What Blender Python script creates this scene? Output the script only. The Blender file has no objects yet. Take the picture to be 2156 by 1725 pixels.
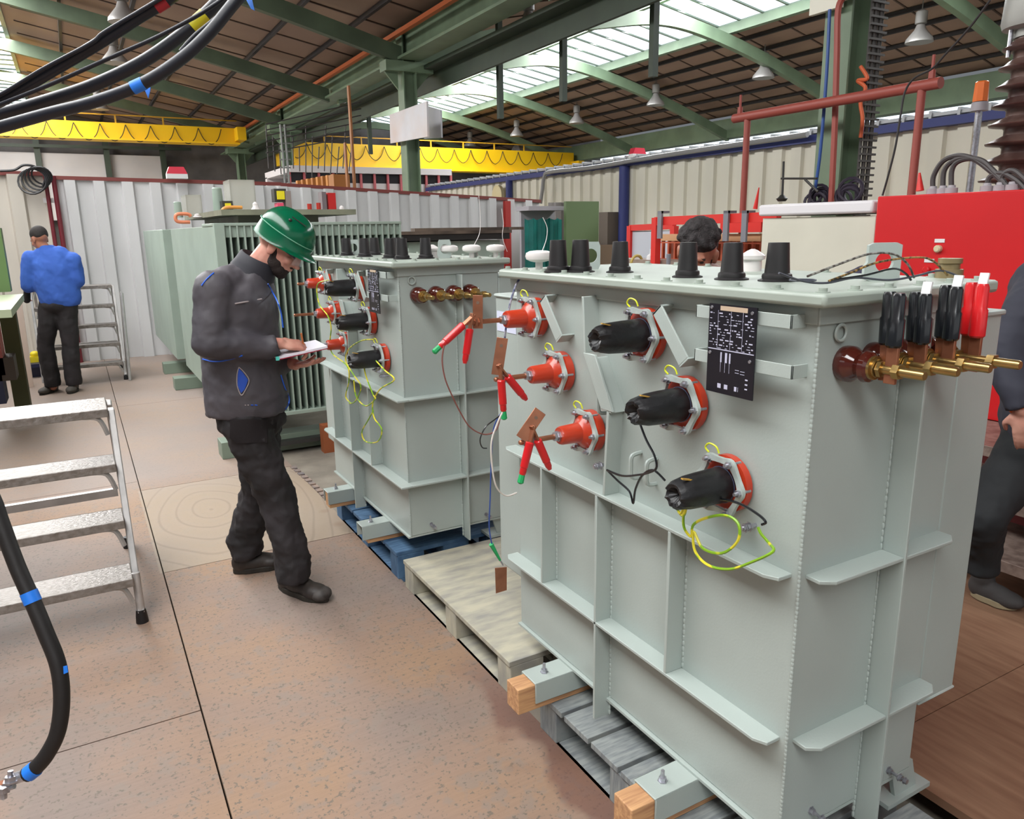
import bpy, bmesh, math, random
from mathutils import Vector as V, Matrix as M
random.seed(7)
S = bpy.context.scene
COL = S.collection
# ------------------------------------------------------------------ camera (world X/Y follow the hall axes)
CAM = V((-1.2608744, -1.0002206, 1.65))
CR = V((0.86936988, -0.49390148, -0.01604214)); CD = V((-0.12793564, -0.19359965, -0.97270327)); CF = V((0.47731383, 0.84769128, -0.23149731))
FP, W, H = 1596.8064, 2156, 1725
cd = bpy.data.cameras.new('camera'); cam = bpy.data.objects.new('camera', cd); COL.objects.link(cam)
cd.sensor_width = 36; cd.lens = FP * 36 / W; cd.clip_start = .05; cd.clip_end = 300
mw = M.Identity(4)
for i in range(3):
    mw[i][0] = CR[i]; mw[i][1] = -CD[i]; mw[i][2] = -CF[i]; mw[i][3] = CAM[i]
cam.matrix_world = mw
S.camera = cam
# ------------------------------------------------------------------ world, exposure, daylight, fill lights
S.view_settings.view_transform = 'Standard'; S.view_settings.look = 'None'
S.view_settings.gamma = 1; S.view_settings.exposure = 0.25
try: S.view_settings.use_curve_mapping = False
except Exception: pass
wd = bpy.data.worlds.new('overcast'); S.world = wd; wd.use_nodes = True
bg = wd.node_tree.nodes['Background']; bg.inputs[0].default_value = (.86, .93, 1.0, 1); bg.inputs[1].default_value = 0.16
def area(name, loc, rot, sx, sy, power, col=(1, 1, 1)):
    l = bpy.data.lights.new(name, 'AREA'); l.shape = 'RECTANGLE'; l.size = sx; l.size_y = sy; l.energy = power; l.color = col
    o = bpy.data.objects.new(name, l); COL.objects.link(o); o.location = loc; o.rotation_euler = rot; return o
# daylight through the roof glazing of the near bays
area('rooflight_daylight_left_bay', (-2.8, 2.4, 5.72), (0, math.radians(-16), 0), 2.0, 18, 1000, (1, .99, .975))
area('rooflight_daylight_right_bay', (9.9, 12.0, 5.95), (0, 0, 0), 2.4, 26, 3800, (.97, .985, 1))
area('rooflight_daylight_far_left', (-2.9, 20.0, 5.9), (0, 0, 0), 2.2, 14, 2200, (1, .99, .98))
# unseen lamps added as soft fill behind the camera and along the left side
area('rear_fill_light', (1.5, -10.5, 3.6), (math.radians(90), 0, 0), 16, 4, 110, (.97, .985, 1))
area('left_side_fill_light', (-8.3, 9.0, 4.3), (0, math.radians(-90), 0), 1.6, 24, 90, (.98, .99, 1))

# ------------------------------------------------------------------ pixel rays of the photograph, used only to measure where things stand
def ray(x, y): return CF + CR * ((x - W / 2) / FP) + CD * ((y - H / 2) / FP)
def at(ax, val, x, y):
    d = ray(x, y); return CAM + d * ((val - CAM[ax]) / d[ax])
def atd(t, x, y): return CAM + ray(x, y) * t

# ------------------------------------------------------------------ materials
def lin(c):
    return tuple((v / 12.92 if v <= .04045 else ((v + .055) / 1.055) ** 2.4) for v in c) + (1,)
MATS = {}
def mat(name, rgb, rough=.5, metal=0, var=0, scale=8, rgb2=None, bump=0, bscale=40, emit=0, alpha=1, trans=0, coat=0, coords='Object', stretch=None, detail=4, lo=.35, hi=.65):
    if name in MATS: return MATS[name]
    m = bpy.data.materials.new(name); m.use_nodes = True; nt = m.node_tree; n = nt.nodes; b = n['Principled BSDF']
    b.inputs['Base Color'].default_value = lin(rgb); b.inputs['Roughness'].default_value = rough; b.inputs['Metallic'].default_value = metal
    if alpha < 1: b.inputs['Alpha'].default_value = alpha
    if trans: b.inputs['Transmission Weight'].default_value = trans
    if coat: b.inputs['Coat Weight'].default_value = coat
    if emit: b.inputs['Emission Color'].default_value = lin(rgb); b.inputs['Emission Strength'].default_value = emit
    if rgb2 or var or bump:
        tc = n.new('ShaderNodeTexCoord'); mp = n.new('ShaderNodeMapping'); nt.links.new(tc.outputs[coords], mp.inputs[0])
        if stretch: mp.inputs['Scale'].default_value = stretch
    if rgb2 or var:
        if not rgb2: rgb2 = tuple(max(0, c * (1 - var)) for c in rgb)
        ns = n.new('ShaderNodeTexNoise'); ns.inputs['Scale'].default_value = scale; ns.inputs['Detail'].default_value = detail
        nt.links.new(mp.outputs[0], ns.inputs['Vector'])
        cr = n.new('ShaderNodeValToRGB'); cr.color_ramp.elements[0].position = lo; cr.color_ramp.elements[1].position = hi
        cr.color_ramp.elements[0].color = lin(rgb2); cr.color_ramp.elements[1].color = lin(rgb)
        nt.links.new(ns.outputs[0], cr.inputs[0]); nt.links.new(cr.outputs[0], b.inputs['Base Color'])
    if bump:
        nb = n.new('ShaderNodeTexNoise'); nb.inputs['Scale'].default_value = bscale; nb.inputs['Detail'].default_value = 3
        nt.links.new(mp.outputs[0], nb.inputs['Vector'])
        bp = n.new('ShaderNodeBump'); bp.inputs['Strength'].default_value = bump; bp.inputs['Distance'].default_value = .01
        nt.links.new(nb.outputs[0], bp.inputs['Height']); nt.links.new(bp.outputs[0], b.inputs['Normal'])
    MATS[name] = m; return m
GP = mat('grey_green_paint', (.65, .69, .67), .38, var=.035, scale=3, bump=.04, bscale=160)
GP2 = mat('aged_grey_green_paint', (.60, .665, .615), .45, var=.06, scale=3)
RUST_LID = mat('lid_paint', (.62, .66, .62), .42, var=.05, scale=5)
ORANGE = mat('orange_resin', (.70, .205, .10), .32, coat=.25)
RING = mat('cast_grey_metal', (.70, .74, .72), .42, .15, var=.08, scale=40)
ZINC = mat('zinc_plated_steel', (.75, .75, .78), .3, .85, var=.15, scale=60)
COPPER = mat('copper', (.68, .45, .34), .38, .7, var=.12, scale=25)
BRASS = mat('brass', (.72, .60, .38), .28, .9, var=.12, scale=30)
PORC = mat('brown_glazed_porcelain', (.30, .11, .08), .12, coat=.6)
BLK = mat('black_rubber', (.085, .085, .095), .42, var=.3, scale=20, bump=.15, bscale=60)
BLKC = mat('dusty_black_plastic', (.125, .115, .12), .5, var=.3, scale=25, stretch=(1, 1, .25))
RED = mat('red_plastic_grip', (.78, .09, .11), .28, coat=.3)
BLKG = mat('black_plastic_grip', (.07, .08, .095), .25, coat=.3)
GRNT = mat('green_tape', (.10, .62, .35), .5)
WHITE = mat('white_plastic', (.86, .86, .86), .35)
YEL = mat('yellow_wire', (.80, .83, .16), .4)
STEEL = mat('dark_steel', (.23, .23, .22), .5, .3)
DGREEN = mat('hall_green_paint', (.45, .53, .43), .5, var=.12, scale=2)
DGREEN2 = mat('dark_green_paint', (.20, .25, .19), .55, var=.15, scale=2)

# ------------------------------------------------------------------ mesh helpers
WL = {}
def box(bm, lo, hi):
    c = [(lo[i] + hi[i]) / 2 for i in range(3)]; s = [abs(hi[i] - lo[i]) for i in range(3)]
    r = bmesh.ops.create_cube(bm, size=1, matrix=M.Translation(c) @ M.Diagonal((*s, 1)))
    return r['verts']
def obox(bm, c, s, rot):      # oriented box, rot = 3x3 matrix
    return bmesh.ops.create_cube(bm, size=1, matrix=M.Translation(c) @ rot.to_4x4() @ M.Diagonal((*s, 1)))['verts']
def frame(d, up=(0, 0, 1)):
    d = V(d).normalized(); u = V(up)
    if abs(d.dot(u.normalized())) > .98: u = V((1, 0, 0)) if abs(d.x) < .9 else V((0, 1, 0))
    a = u.cross(d).normalized(); b = d.cross(a); return a, b, d
def bar(bm, p0, p1, w, h, up=(0, 0, 1)):
    p0, p1 = V(p0), V(p1); a, b, d = frame(p1 - p0, up)
    rot = M((a, b, d)).transposed(); return obox(bm, (p0 + p1) / 2, (w, h, (p1 - p0).length), rot)
def lathe(bm, p0, axis, prof, n=16, caps=True, sq=None):
    p0 = V(p0); a, b, d = frame(axis); rings = []
    for t, r in prof:
        rings.append([bm.verts.new(p0 + d * t + (a * math.cos(6.28318 * k / n) + b * math.sin(6.28318 * k / n)) * max(r, 1e-4)) for k in range(n)])
    for i in range(len(rings) - 1):
        for k in range(n):
            try: bm.faces.new((rings[i][k], rings[i][(k + 1) % n], rings[i + 1][(k + 1) % n], rings[i + 1][k]))
            except ValueError: pass
    if caps:
        bm.faces.new(list(reversed(rings[0]))); bm.faces.new(rings[-1])
def cyl(bm, p0, p1, r, r1=None, n=12):
    p0, p1 = V(p0), V(p1); lathe(bm, p0, p1 - p0, [(0, r), ((p1 - p0).length, r if r1 is None else r1)], n)
def spline(pts, sub=8):
    P = [V(p) for p in pts]; out = []
    for i in range(len(P) - 1):
        a = P[max(i - 1, 0)]; b = P[i]; c = P[i + 1]; d = P[min(i + 2, len(P) - 1)]
        for k in range(sub):
            t = k / sub
            out.append(.5 * ((2 * b) + (c - a) * t + (2 * a - 5 * b + 4 * c - d) * t * t + (3 * b - a - 3 * c + d) * t ** 3))
    out.append(P[-1]); return out
def tube(bm, pts, r, n=8, sub=8, rad=None):
    P = spline(pts, sub) if sub > 1 else [V(p) for p in pts]
    a, b, d = frame(P[1] - P[0]); rings = []
    for i, p in enumerate(P):
        t = (P[min(i + 1, len(P) - 1)] - P[max(i - 1, 0)])
        if t.length < 1e-7: t = d
        t = t.normalized(); a = (a - t * a.dot(t)).normalized(); b = t.cross(a); d = t
        rr = r if rad is None else rad(i / (len(P) - 1))
        rings.append([bm.verts.new(p + (a * math.cos(6.28318 * k / n) + b * math.sin(6.28318 * k / n)) * rr) for k in range(n)])
    for i in range(len(rings) - 1):
        for k in range(n): bm.faces.new((rings[i][k], rings[i][(k + 1) % n], rings[i + 1][(k + 1) % n], rings[i + 1][k]))
    bm.faces.new(list(reversed(rings[0]))); bm.faces.new(rings[-1])
def prism(bm, poly, off):     # closed polygon (3D points) extruded by vector off
    A = [bm.verts.new(V(p)) for p in poly]; B = [bm.verts.new(V(p) + V(off)) for p in poly]; n = len(A)
    bm.faces.new(A); bm.faces.new(list(reversed(B)))
    for i in range(n): bm.faces.new((A[i], B[i], B[(i + 1) % n], A[(i + 1) % n]))
def torus(bm, c, axis, R, r, n=20, m=8):
    a, b, d = frame(axis); c = V(c); rings = []
    for i in range(n):
        q = 6.28318 * i / n; e = a * math.cos(q) + b * math.sin(q)
        rings.append([bm.verts.new(c + e * (R + r * math.cos(6.28318 * k / m)) + d * r * math.sin(6.28318 * k / m)) for k in range(m)])
    for i in range(n):
        for k in range(m): bm.faces.new((rings[i][k], rings[(i + 1) % n][k], rings[(i + 1) % n][(k + 1) % m], rings[i][(k + 1) % m]))
def ell(bm, c, r, rot=None, u=14, v=9):
    mm = M.Translation(c) @ (rot.to_4x4() if rot else M.Identity(4)) @ M.Diagonal((*r, 1))
    return bmesh.ops.create_uvsphere(bm, u_segments=u, v_segments=v, radius=1, matrix=mm)['verts']
def cap(bm, p0, r0, p1, r1, sq=1, sdir=None, n=5):   # a tapered limb piece as overlapping solids
    p0, p1 = V(p0), V(p1)
    ell(bm, p0, (r0,) * 3); ell(bm, p1, (r1,) * 3); lathe(bm, p0, p1 - p0, [(0, r0), ((p1 - p0).length, r1)], 14)
def NB(): return bmesh.new()
def loft(bm, secs, rot, n=28, sub=5):
    """closed body from elliptical sections (centre, half depth, half width), horizontal in the frame rot"""
    C_ = spline([s[0] for s in secs], sub); A_ = spline([(s[1], s[2], 0) for s in secs], sub); rings = []
    for c, ab in zip(C_, A_): rings.append([bm.verts.new(c + rot @ V((ab.x * math.cos(6.28318 * k / n), ab.y * math.sin(6.28318 * k / n), 0))) for k in range(n)])
    for i in range(len(rings) - 1):
        for k in range(n): bm.faces.new((rings[i][k], rings[i][(k + 1) % n], rings[i + 1][(k + 1) % n], rings[i + 1][k]))
    bm.faces.new(list(reversed(rings[0]))); bm.faces.new(rings[-1])
def obj(name, bm, m, parent=None, smooth=None, bevel=0, label=None, mods=None):
    bmesh.ops.recalc_face_normals(bm, faces=bm.faces)
    me = bpy.data.meshes.new(name); o = bpy.data.objects.new(name, me); COL.objects.link(o)
    if parent is not None: off = WL[parent.name].copy()
    else:
        xs = [v.co for v in bm.verts]
        off = V(((min(v.x for v in xs) + max(v.x for v in xs)) / 2, (min(v.y for v in xs) + max(v.y for v in xs)) / 2, min(v.z for v in xs)))
    bmesh.ops.translate(bm, verts=bm.verts, vec=-off); bm.to_mesh(me); bm.free()
    if parent is not None: o.parent = parent
    else: o.location = off
    WL[o.name] = off; me.materials.append(m)
    if smooth is None: smooth = 35
    if smooth:
        for p in me.polygons: p.use_smooth = True
        try: me.set_sharp_from_angle(angle=math.radians(smooth))
        except Exception: pass
    if bevel:
        b = o.modifiers.new('bevel', 'BEVEL'); b.width = bevel; b.segments = 2; b.limit_method = 'ANGLE'
    if label: o['label'] = label
    return o
def blob(name, bm, m, parent=None, vox=.008, smooth_it=4, disp=0, dscale=.1, label=None):   # union of solids as one continuous surface
    me0 = bpy.data.meshes.new('tmp'); bmesh.ops.recalc_face_normals(bm, faces=bm.faces)
    bm.to_mesh(me0); bm.free(); t = bpy.data.objects.new('tmp', me0); COL.objects.link(t)
    r = t.modifiers.new('r', 'REMESH'); r.mode = 'VOXEL'; r.voxel_size = vox
    s = t.modifiers.new('s', 'SMOOTH'); s.iterations = smooth_it; s.factor = .5
    if disp:
        tx = bpy.data.textures.new('folds', 'CLOUDS'); tx.noise_scale = dscale; tx.noise_depth = 2
        d = t.modifiers.new('d', 'DISPLACE'); d.texture = tx; d.strength = disp; d.mid_level = .5
    dg = bpy.context.evaluated_depsgraph_get(); dg.update()
    me = bpy.data.meshes.new_from_object(t.evaluated_get(dg)); bpy.data.objects.remove(t); b2 = bmesh.new(); b2.from_mesh(me); bpy.data.meshes.remove(me)
    return obj(name, b2, m, parent, smooth=80, label=label)
def tag(o, label, cat, group=None, kind=None):
    o['label'] = label; o['category'] = cat
    if group: o['group'] = group
    if kind: o['kind'] = kind
    return o
def struct(o, name=None): o['kind'] = 'structure'; return o
def thing(name, label, cat, loc, group=None):
    o = bpy.data.objects.new(name, None); COL.objects.link(o); o.location = loc; o.empty_display_size = .1
    WL[o.name] = V(loc); return tag(o, label, cat, group)
def dup(o, loc, label=None, parent=None):
    c = o.copy(); COL.objects.link(c)
    if parent is None: c.location = loc; WL[c.name] = V(loc)
    else: c.parent = parent; WL[c.name] = WL[parent.name]
    if label: c['label'] = label
    for ch in [x for x in list(o.children)]: dup(ch, None, None, c)
    return c
def hexbolt(bm, p, axis, r, h, stud=0):
    lathe(bm, p, axis, [(0, r * 1.35), (h * .25, r * 1.35), (h * .25, r), (h, r)], 6)
    if stud: cyl(bm, V(p), V(p) + V(axis).normalized() * (h + stud), r * .5, n=8)

# ================================================================== THE HALL
# floor: left plates of worn brown board, middle concrete strip, right boards
OX_, OY_ = (-8 + .0 - .07) / 2, 0.0      # object origin of the left floor mesh
def floor_mat():
    m = bpy.data.materials.new('worn_floor_board'); m.use_nodes = True; nt = m.node_tree; n = nt.nodes; L = nt.links; b = n['Principled BSDF']
    tc = n.new('ShaderNodeTexCoord')
    def noise(s, d, st=(1, 1, 1)):
        mp = n.new('ShaderNodeMapping'); mp.inputs['Scale'].default_value = st; L.new(tc.outputs['Object'], mp.inputs[0])
        a = n.new('ShaderNodeTexNoise'); a.inputs['Scale'].default_value = s; a.inputs['Detail'].default_value = d; L.new(mp.outputs[0], a.inputs['Vector']); return a.outputs[0]
    def ramp(i, els):
        r = n.new('ShaderNodeValToRGB'); e = r.color_ramp.elements
        e[0].position, e[0].color = els[0][0], els[0][1]; e[1].position, e[1].color = els[-1][0], els[-1][1]
        for p_, c_ in els[1:-1]: q = e.new(p_); q.color = c_
        L.new(i, r.inputs[0]); return r.outputs[0]
    def mix(f, a, c, mode='MIX'):
        x = n.new('ShaderNodeMixRGB'); x.blend_type = mode
        if isinstance(f, float): x.inputs[0].default_value = f
        else: L.new(f, x.inputs[0])
        for i, v in ((1, a), (2, c)):
            if isinstance(v, tuple): x.inputs[i].default_value = v
            else: L.new(v, x.inputs[i])
        return x.outputs[0]
    big = ramp(noise(1.1, 3), [(.36, lin((.50, .44, .405))), (.5, lin((.55, .455, .39))), (.64, lin((.58, .465, .365)))])
    grain = ramp(noise(3, 8, (2.2, 30, 1)), [(.35, (.84, .84, .84, 1)), (.6, (1, 1, 1, 1))])
    c = mix(.5, big, grain, 'MULTIPLY')
    spots = ramp(noise(19, 6), [(.36, (.62, .62, .62, 1)), (.46, (0, 0, 0, 1))])
    c = mix(spots, c, lin((.50, .45, .41)))
    sp2 = ramp(noise(80, 3), [(.34, (.9, .9, .9, 1)), (.41, (0, 0, 0, 1))])
    c = mix(sp2, c, lin((.40, .36, .32)))
    # long oil stain beside the pallets
    sx = n.new('ShaderNodeSeparateXYZ'); L.new(tc.outputs['Object'], sx.inputs[0])
    def band(sock, a, b_, soft):       # 1 between a and b_
        m1 = n.new('ShaderNodeMapRange'); m1.inputs[1].default_value = a - soft; m1.inputs[2].default_value = a + soft; L.new(sock, m1.inputs[0])
        m2 = n.new('ShaderNodeMapRange'); m2.inputs[1].default_value = b_ + soft; m2.inputs[2].default_value = b_ - soft; L.new(sock, m2.inputs[0])
        x = n.new('ShaderNodeMath'); x.operation = 'MULTIPLY'; L.new(m1.outputs[0], x.inputs[0]); L.new(m2.outputs[0], x.inputs[1]); return x.outputs[0]
    def mul(a, b_):
        x = n.new('ShaderNodeMath'); x.operation = 'MULTIPLY'; L.new(a, x.inputs[0])
        if isinstance(b_, float): x.inputs[1].default_value = b_
        else: L.new(b_, x.inputs[1])
        return x.outputs[0]
    X_, Y_ = sx.outputs[0], sx.outputs[1]
    # one newer, yellower board with wood rings; greyer boards farther in
    wv = n.new('ShaderNodeTexWave'); wv.wave_type = 'RINGS'; wv.rings_direction = 'Z'; wv.inputs['Scale'].default_value = 2.6; wv.inputs['Distortion'].default_value = 5.5; wv.inputs['Detail'].default_value = 1; wv.inputs['Detail Scale'].default_value = .6; wm = n.new('ShaderNodeMapping'); wm.vector_type = 'TEXTURE'; wm.inputs['Location'].default_value = (-.72 - OX_, 3.75, 0); wm.inputs['Scale'].default_value = (.8, 1.5, 1); L.new(tc.outputs['Object'], wm.inputs[0]); L.new(wm.outputs[0], wv.inputs[0])
    wr = ramp(wv.outputs[0], [(.0, lin((.545, .49, .425))), (.08, lin((.605, .545, .475))), (1, lin((.60, .54, .465)))])
    c = mix(mul(mul(band(X_, -1.085 - OX_, 9.0, .004), band(Y_, 2.93 - OY_, 4.38 - OY_, .004)), .8), c, wr)
    c = mix(mul(band(Y_, 4.38 - OY_, 40.0, .3), .55), c, lin((.60, .55, .52)))
    wob = n.new('ShaderNodeMath'); wob.operation = 'MULTIPLY_ADD'; L.new(noise(4.5, 3), wob.inputs[0]); wob.inputs[1].default_value = .30; L.new(X_, wob.inputs[2])
    c = mix(mul(mul(band(wob.outputs[0], -.035 - OX_, 9.0, .025), band(Y_, -9.0, 1.30 - OY_, .18)), .72), c, lin((.40, .27, .23)))
    for (u_, v_, ru) in ((-.262, .80, .05), (-.22, .775, .045), (-.115, 3.10, .06), (-.13, 3.35, .05)):
        d1 = n.new('ShaderNodeVectorMath'); d1.operation = 'DISTANCE'; L.new(tc.outputs['Object'], d1.inputs[0]); d1.inputs[1].default_value = (u_ - OX_, v_ - OY_, 0)
        c = mix(ramp(d1.outputs['Value'], [(ru * .3, (.5, .5, .5, 1)), (ru, (0, 0, 0, 1))]), c, lin((.47, .35, .27)))
    L.new(c, b.inputs['Base Color']); b.inputs['Roughness'].default_value = .62
    bp = n.new('ShaderNodeBump'); bp.inputs['Strength'].default_value = .12; bp.inputs['Distance'].default_value = .004; L.new(noise(70, 4), bp.inputs['Height']); L.new(bp.outputs[0], b.inputs['Normal'])
    return m
FM = floor_mat()
def plate(bm, x0, x1, y0, y1, z=0, t=.03, g=.003): box(bm, (x0 + g, y0 + g, z - t), (x1 - g, y1 - g, z))
fb = NB()
XE = -.07
seamsL = [-12, -1.6, 1.63, 4.6, 7.6, 12]      # seams of the plates left of the long seam
for y0, y1 in zip(seamsL, seamsL[1:]):
    for x0, x1 in ((-8, -3.6), (-3.6, -1.07)): plate(fb, x0, x1, y0, y1)
seamsR = [-12, .0, 2.93, 4.38, 7.3, 12]
for y0, y1 in zip(seamsR, seamsR[1:]): plate(fb, -1.07, XE, y0, y1)
o = struct(obj('floor', fb, FM, smooth=0)); o.location.z -= 0
fw = NB()
WOODF = mat('right_floor_board', (.60, .47, .375), .5, rgb2=(.50, .37, .29), scale=2.6, stretch=(12, 1.6, 1), bump=.015, bscale=30, detail=7, lo=.3, hi=.7)
box(fw, (.755, -3, -.028), (3.2, .30, 0)); box(fw, (.66, .306, -.035), (4.4, 3.0, -.004)); box(fw, (3.2, -3, -.03), (14, .30, 0))
struct(obj('floor', fw, WOODF, smooth=0))
fc = NB()
CONC = mat('grey_concrete', (.56, .53, .48), .8, rgb2=(.46, .43, .39), scale=4, bump=.1, bscale=80)
box(fc, (-9, -13, -.22), (18, 34, -.13)); box(fc, (XE + .002, .30, -.13), (.66, 12, -.02)); box(fc, (XE + .002, -3, -.13), (.56, .30, -.02)); box(fc, (.66, 3.0, -.13), (18, 34, -.006)); box(fc, (-9, 12, -.12), (XE + .002, 34, -.002))
struct(obj('floor', fc, CONC, smooth=0))
# scattered pallet-edge teeth along the strip
tb = NB(); e0, e1 = at(2, 0, 612, 980), at(2, 0, 702, 1062); bar(tb, e0 - V((0, 0, .012)), e1 - V((0, 0, .012)), .05, .012)
for i in range(11):
    p = at(2, 0, 618 + i * 7.6, 985 + i * 6.2 + (i * i) * .08); box(tb, (p.x - .02, p.y - .035, -.02), (p.x + .02, p.y + .02, .006))
tag(obj('cable_ramp_edge', tb, mat('scuffed_grey_brown', (.58, .50, .45), .6, rgb2=(.40, .39, .40), scale=9), smooth=0), 'toothed worn edging strip on the floor beside the far transformer', 'edging')

def corr(bm, p0, p1, z0, z1, pitch, depth, flat=.6, nrm=None, zf=None):      # trapezoid sheet between p0 and p1 (ground points)
    p0, p1 = V((*p0, 0)), V((*p1, 0)); d = (p1 - p0); Ln = d.length; d.normalize(); nn = V((-d.y, d.x, 0)) if nrm is None else V(nrm)
    k = int(Ln / pitch); prof = []
    for i in range(k + 1):
        s = i * pitch; prof += [(s, 0), (s + pitch * (flat * .5), 0), (s + pitch * (flat * .5 + .06), depth), (s + pitch * (.5 + flat * .38), depth), (s + pitch * (.56 + flat * .38), 0)]
    prof = [q for q in prof if q[0] <= Ln] + [(Ln, 0)]
    rows = []
    for z in (z0, z1): rows.append([bm.verts.new(p0 + d * s + nn * o_ + V((0, 0, z + (zf(s) if zf and z == z1 else 0)))) for s, o_ in prof])
    rb = [[bm.verts.new(p0 + d * s + nn * (o_ - .012) + V((0, 0, z + (zf(s) if zf and z == z1 else 0)))) for s, o_ in prof] for z in (z0, z1)]
    n = len(prof)
    for i in range(n - 1):
        bm.faces.new((rows[0][i], rows[0][i + 1], rows[1][i + 1], rows[1][i])); bm.faces.new((rb[0][i + 1], rb[0][i], rb[1][i], rb[1][i + 1]))
        bm.faces.new((rows[1][i], rows[1][i + 1], rb[1][i + 1], rb[1][i]))
YB = 10.74
WSH = mat('white_sheet', (.80, .80, .80), .5, var=.06, scale=2, stretch=(1, 1, .3))
CREAM = mat('cream_sheet', (.88, .865, .80), .55, var=.05, scale=1.5, stretch=(1, 1, .3))
RUSTR = mat('red_oxide_paint', (.45, .20, .18), .55)
BLUE = mat('blue_trim_paint', (.18, .22, .47), .5)
b = NB(); corr(b, (-1.36, YB), (5.75, YB - .35), 0, 2.36, .335, -.06, .62, zf=lambda q: -.055 * q / 2.86 if q < 2.86 else -.055 - .20 * (q - 2.86) / 4.25); w = struct(obj('wall_back', b, WSH, smooth=0))
b = NB(); corr(b, (-6, YB + .0), (-1.42, YB + .0), 0, 2.42, .40, -.06, .62); struct(obj('wall_left', b, mat('beige_sheet', (.78, .755, .71), .5, var=.06, scale=2, stretch=(1, 1, .3)), smooth=0))
# top rails and posts of the partition
b = NB(); bar(b, (-6, YB - .02, 2.43), (-1.4, YB - .02, 2.43), .1, .05); bar(b, (-1.36, YB - .02, 2.385), (1.5, YB - .1, 2.34), .1, .045); bar(b, (1.5, YB - .1, 2.33), (5.75, YB - .37, 2.10), .1, .05)
struct(obj('trim_1', b, RUSTR, smooth=0))
b = NB()
for x, r_ in ((-1.44, .025), (-1.35, .03)): cyl(b, (x, YB - .12, 0), (x, YB - .12, 2.4), r_, n=10)
struct(obj('trim_2', b, mat('dark_red_pipe_paint', (.42, .12, .16), .4), smooth=40))
b = NB(); q0 = at(1, YB - .45, 1068, 440); box(b, (q0.x - .05, YB - .48, 0), (q0.x + .05, YB - .40, 2.1)); struct(obj('trim_3', b, mat('signal_red_post', (.62, .14, .12), .5), smooth=0))
b = NB(); corr(b, (5.9, YB - .4), (6.7, YB - .5), 0, 2.08, .3, -.05, .62); struct(obj('wall_back', b, mat('grey_sheet', (.62, .60, .59), .5), smooth=0))
# cream partition along the right side with its blue rail and posts
XW = 6.75; HW = 2.62
b = NB(); corr(b, (XW, 17.3), (XW, 3.35), 0, HW, .30, .045, .62); corr(b, (XW, 3.3), (XW, -2), 0, HW, .42, .05, .62); struct(obj('wall_right', b, CREAM, smooth=0))
b = NB(); box(b, (XW - .1, -2, HW - .01), (XW + .04, 17.3, HW + .075))
for x, y in ((1313, 450), (1072, 400)):
    p = at(0, XW - .08, x, y); cyl(b, (p.x, p.y, 0), (p.x, p.y, HW), .085 if x > 1200 else .07, n=12)
struct(obj('trim_4', b, BLUE, smooth=40))
b = NB(); tray = [(XW - .02, y, HW + .11) for y in (-2, 17.3)]; bar(b, tray[0], tray[1], .12, .035)
for i in range(64): box(b, (XW - .1, -1.9 + i * .3, HW + .07), (XW + .06, -1.87 + i * .3, HW + .15))
tag(obj('cable_tray', b, mat('galvanised', (.66, .67, .68), .45, .4), smooth=0), 'galvanised cable tray running on top of the cream partition', 'cable tray')

# roof ---------------------------------------------------------------
ROOF = mat('brown_roof_panel', (.56, .47, .41), .75, rgb2=(.50, .41, .36), scale=1.2, coords='Object', stretch=(1, .4, 1))
ZV = 4.92; RX, RZ = 9.8, 6.13; VX, VZ = 15.6, 4.70; LX, LZ = -3.0, 6.2; SX, SZ = 11.37, 5.742
Y0, Y1 = -9, 32
def slab(bm, x0, z0, x1, z1, y0, y1, t=.06):
    prism(bm, [(x0, y0, z0), (x1, y0, z1), (x1, y0, z1 + t), (x0, y0, z0 + t)], (0, y1 - y0, 0))
b = NB()
slab(b, SX, SZ, VX, VZ, Y0, Y1); slab(b, 4, ZV, RX - .35, RZ - .07, Y0, Y1)
slab(b, -1.86, LZ - .21, 4, ZV, Y0, Y1); slab(b, -9, 4.9, LX - 1.1, LZ - .25, Y0, Y1)
slab(b, VX, VZ, VX + 5, VZ + 1.3, Y0, Y1); slab(b, 26.5, 5.85, 30, 6.6, Y0, Y1)
struct(obj('ceiling', b, ROOF, smooth=0))
# panel seams (thin battens) and dark purlins under the panels
b = NB()
def roofz(x): 
    if x >= RX: return RZ + (x - RX) / (VX - RX) * (VZ - RZ)
    if x >= 4: return ZV + (x - 4) / (RX - 4) * (RZ - ZV)
    return LZ + (x - LX) / (4 - LX) * (ZV - LZ)
for x in (11.95, 12.55, 13.15, 13.75, 14.35, 14.95): box(b, (x - .04, Y0, roofz(x) - .075), (x + .04, Y1, roofz(x) - .01))
for x in (5.2, 6.6, 8.0, -.9, .2, 1.3, 2.4, 3.3): box(b, (x - .03, Y0, roofz(x) - .075), (x + .03, Y1, roofz(x) - .005))
struct(obj('trim_5', b, mat('dark_purlin', (.13, .11, .12), .6), smooth=0))
b = NB()
for i in range(34):
    y = -6 + i * 1.12
    for xa, xb in ((SX + .1, VX - .1), (4.2, RX - .5), (-1.7, 3.9)):
        prism(b, [(xa, y, roofz(xa) - .02), (xb, y, roofz(xb) - .02), (xb, y, roofz(xb) + .005), (xa, y, roofz(xa) + .005)], (0, .03, 0))
struct(obj('trim_6', b, mat('roof_joint', (.30, .24, .21), .8), smooth=0))
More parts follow.
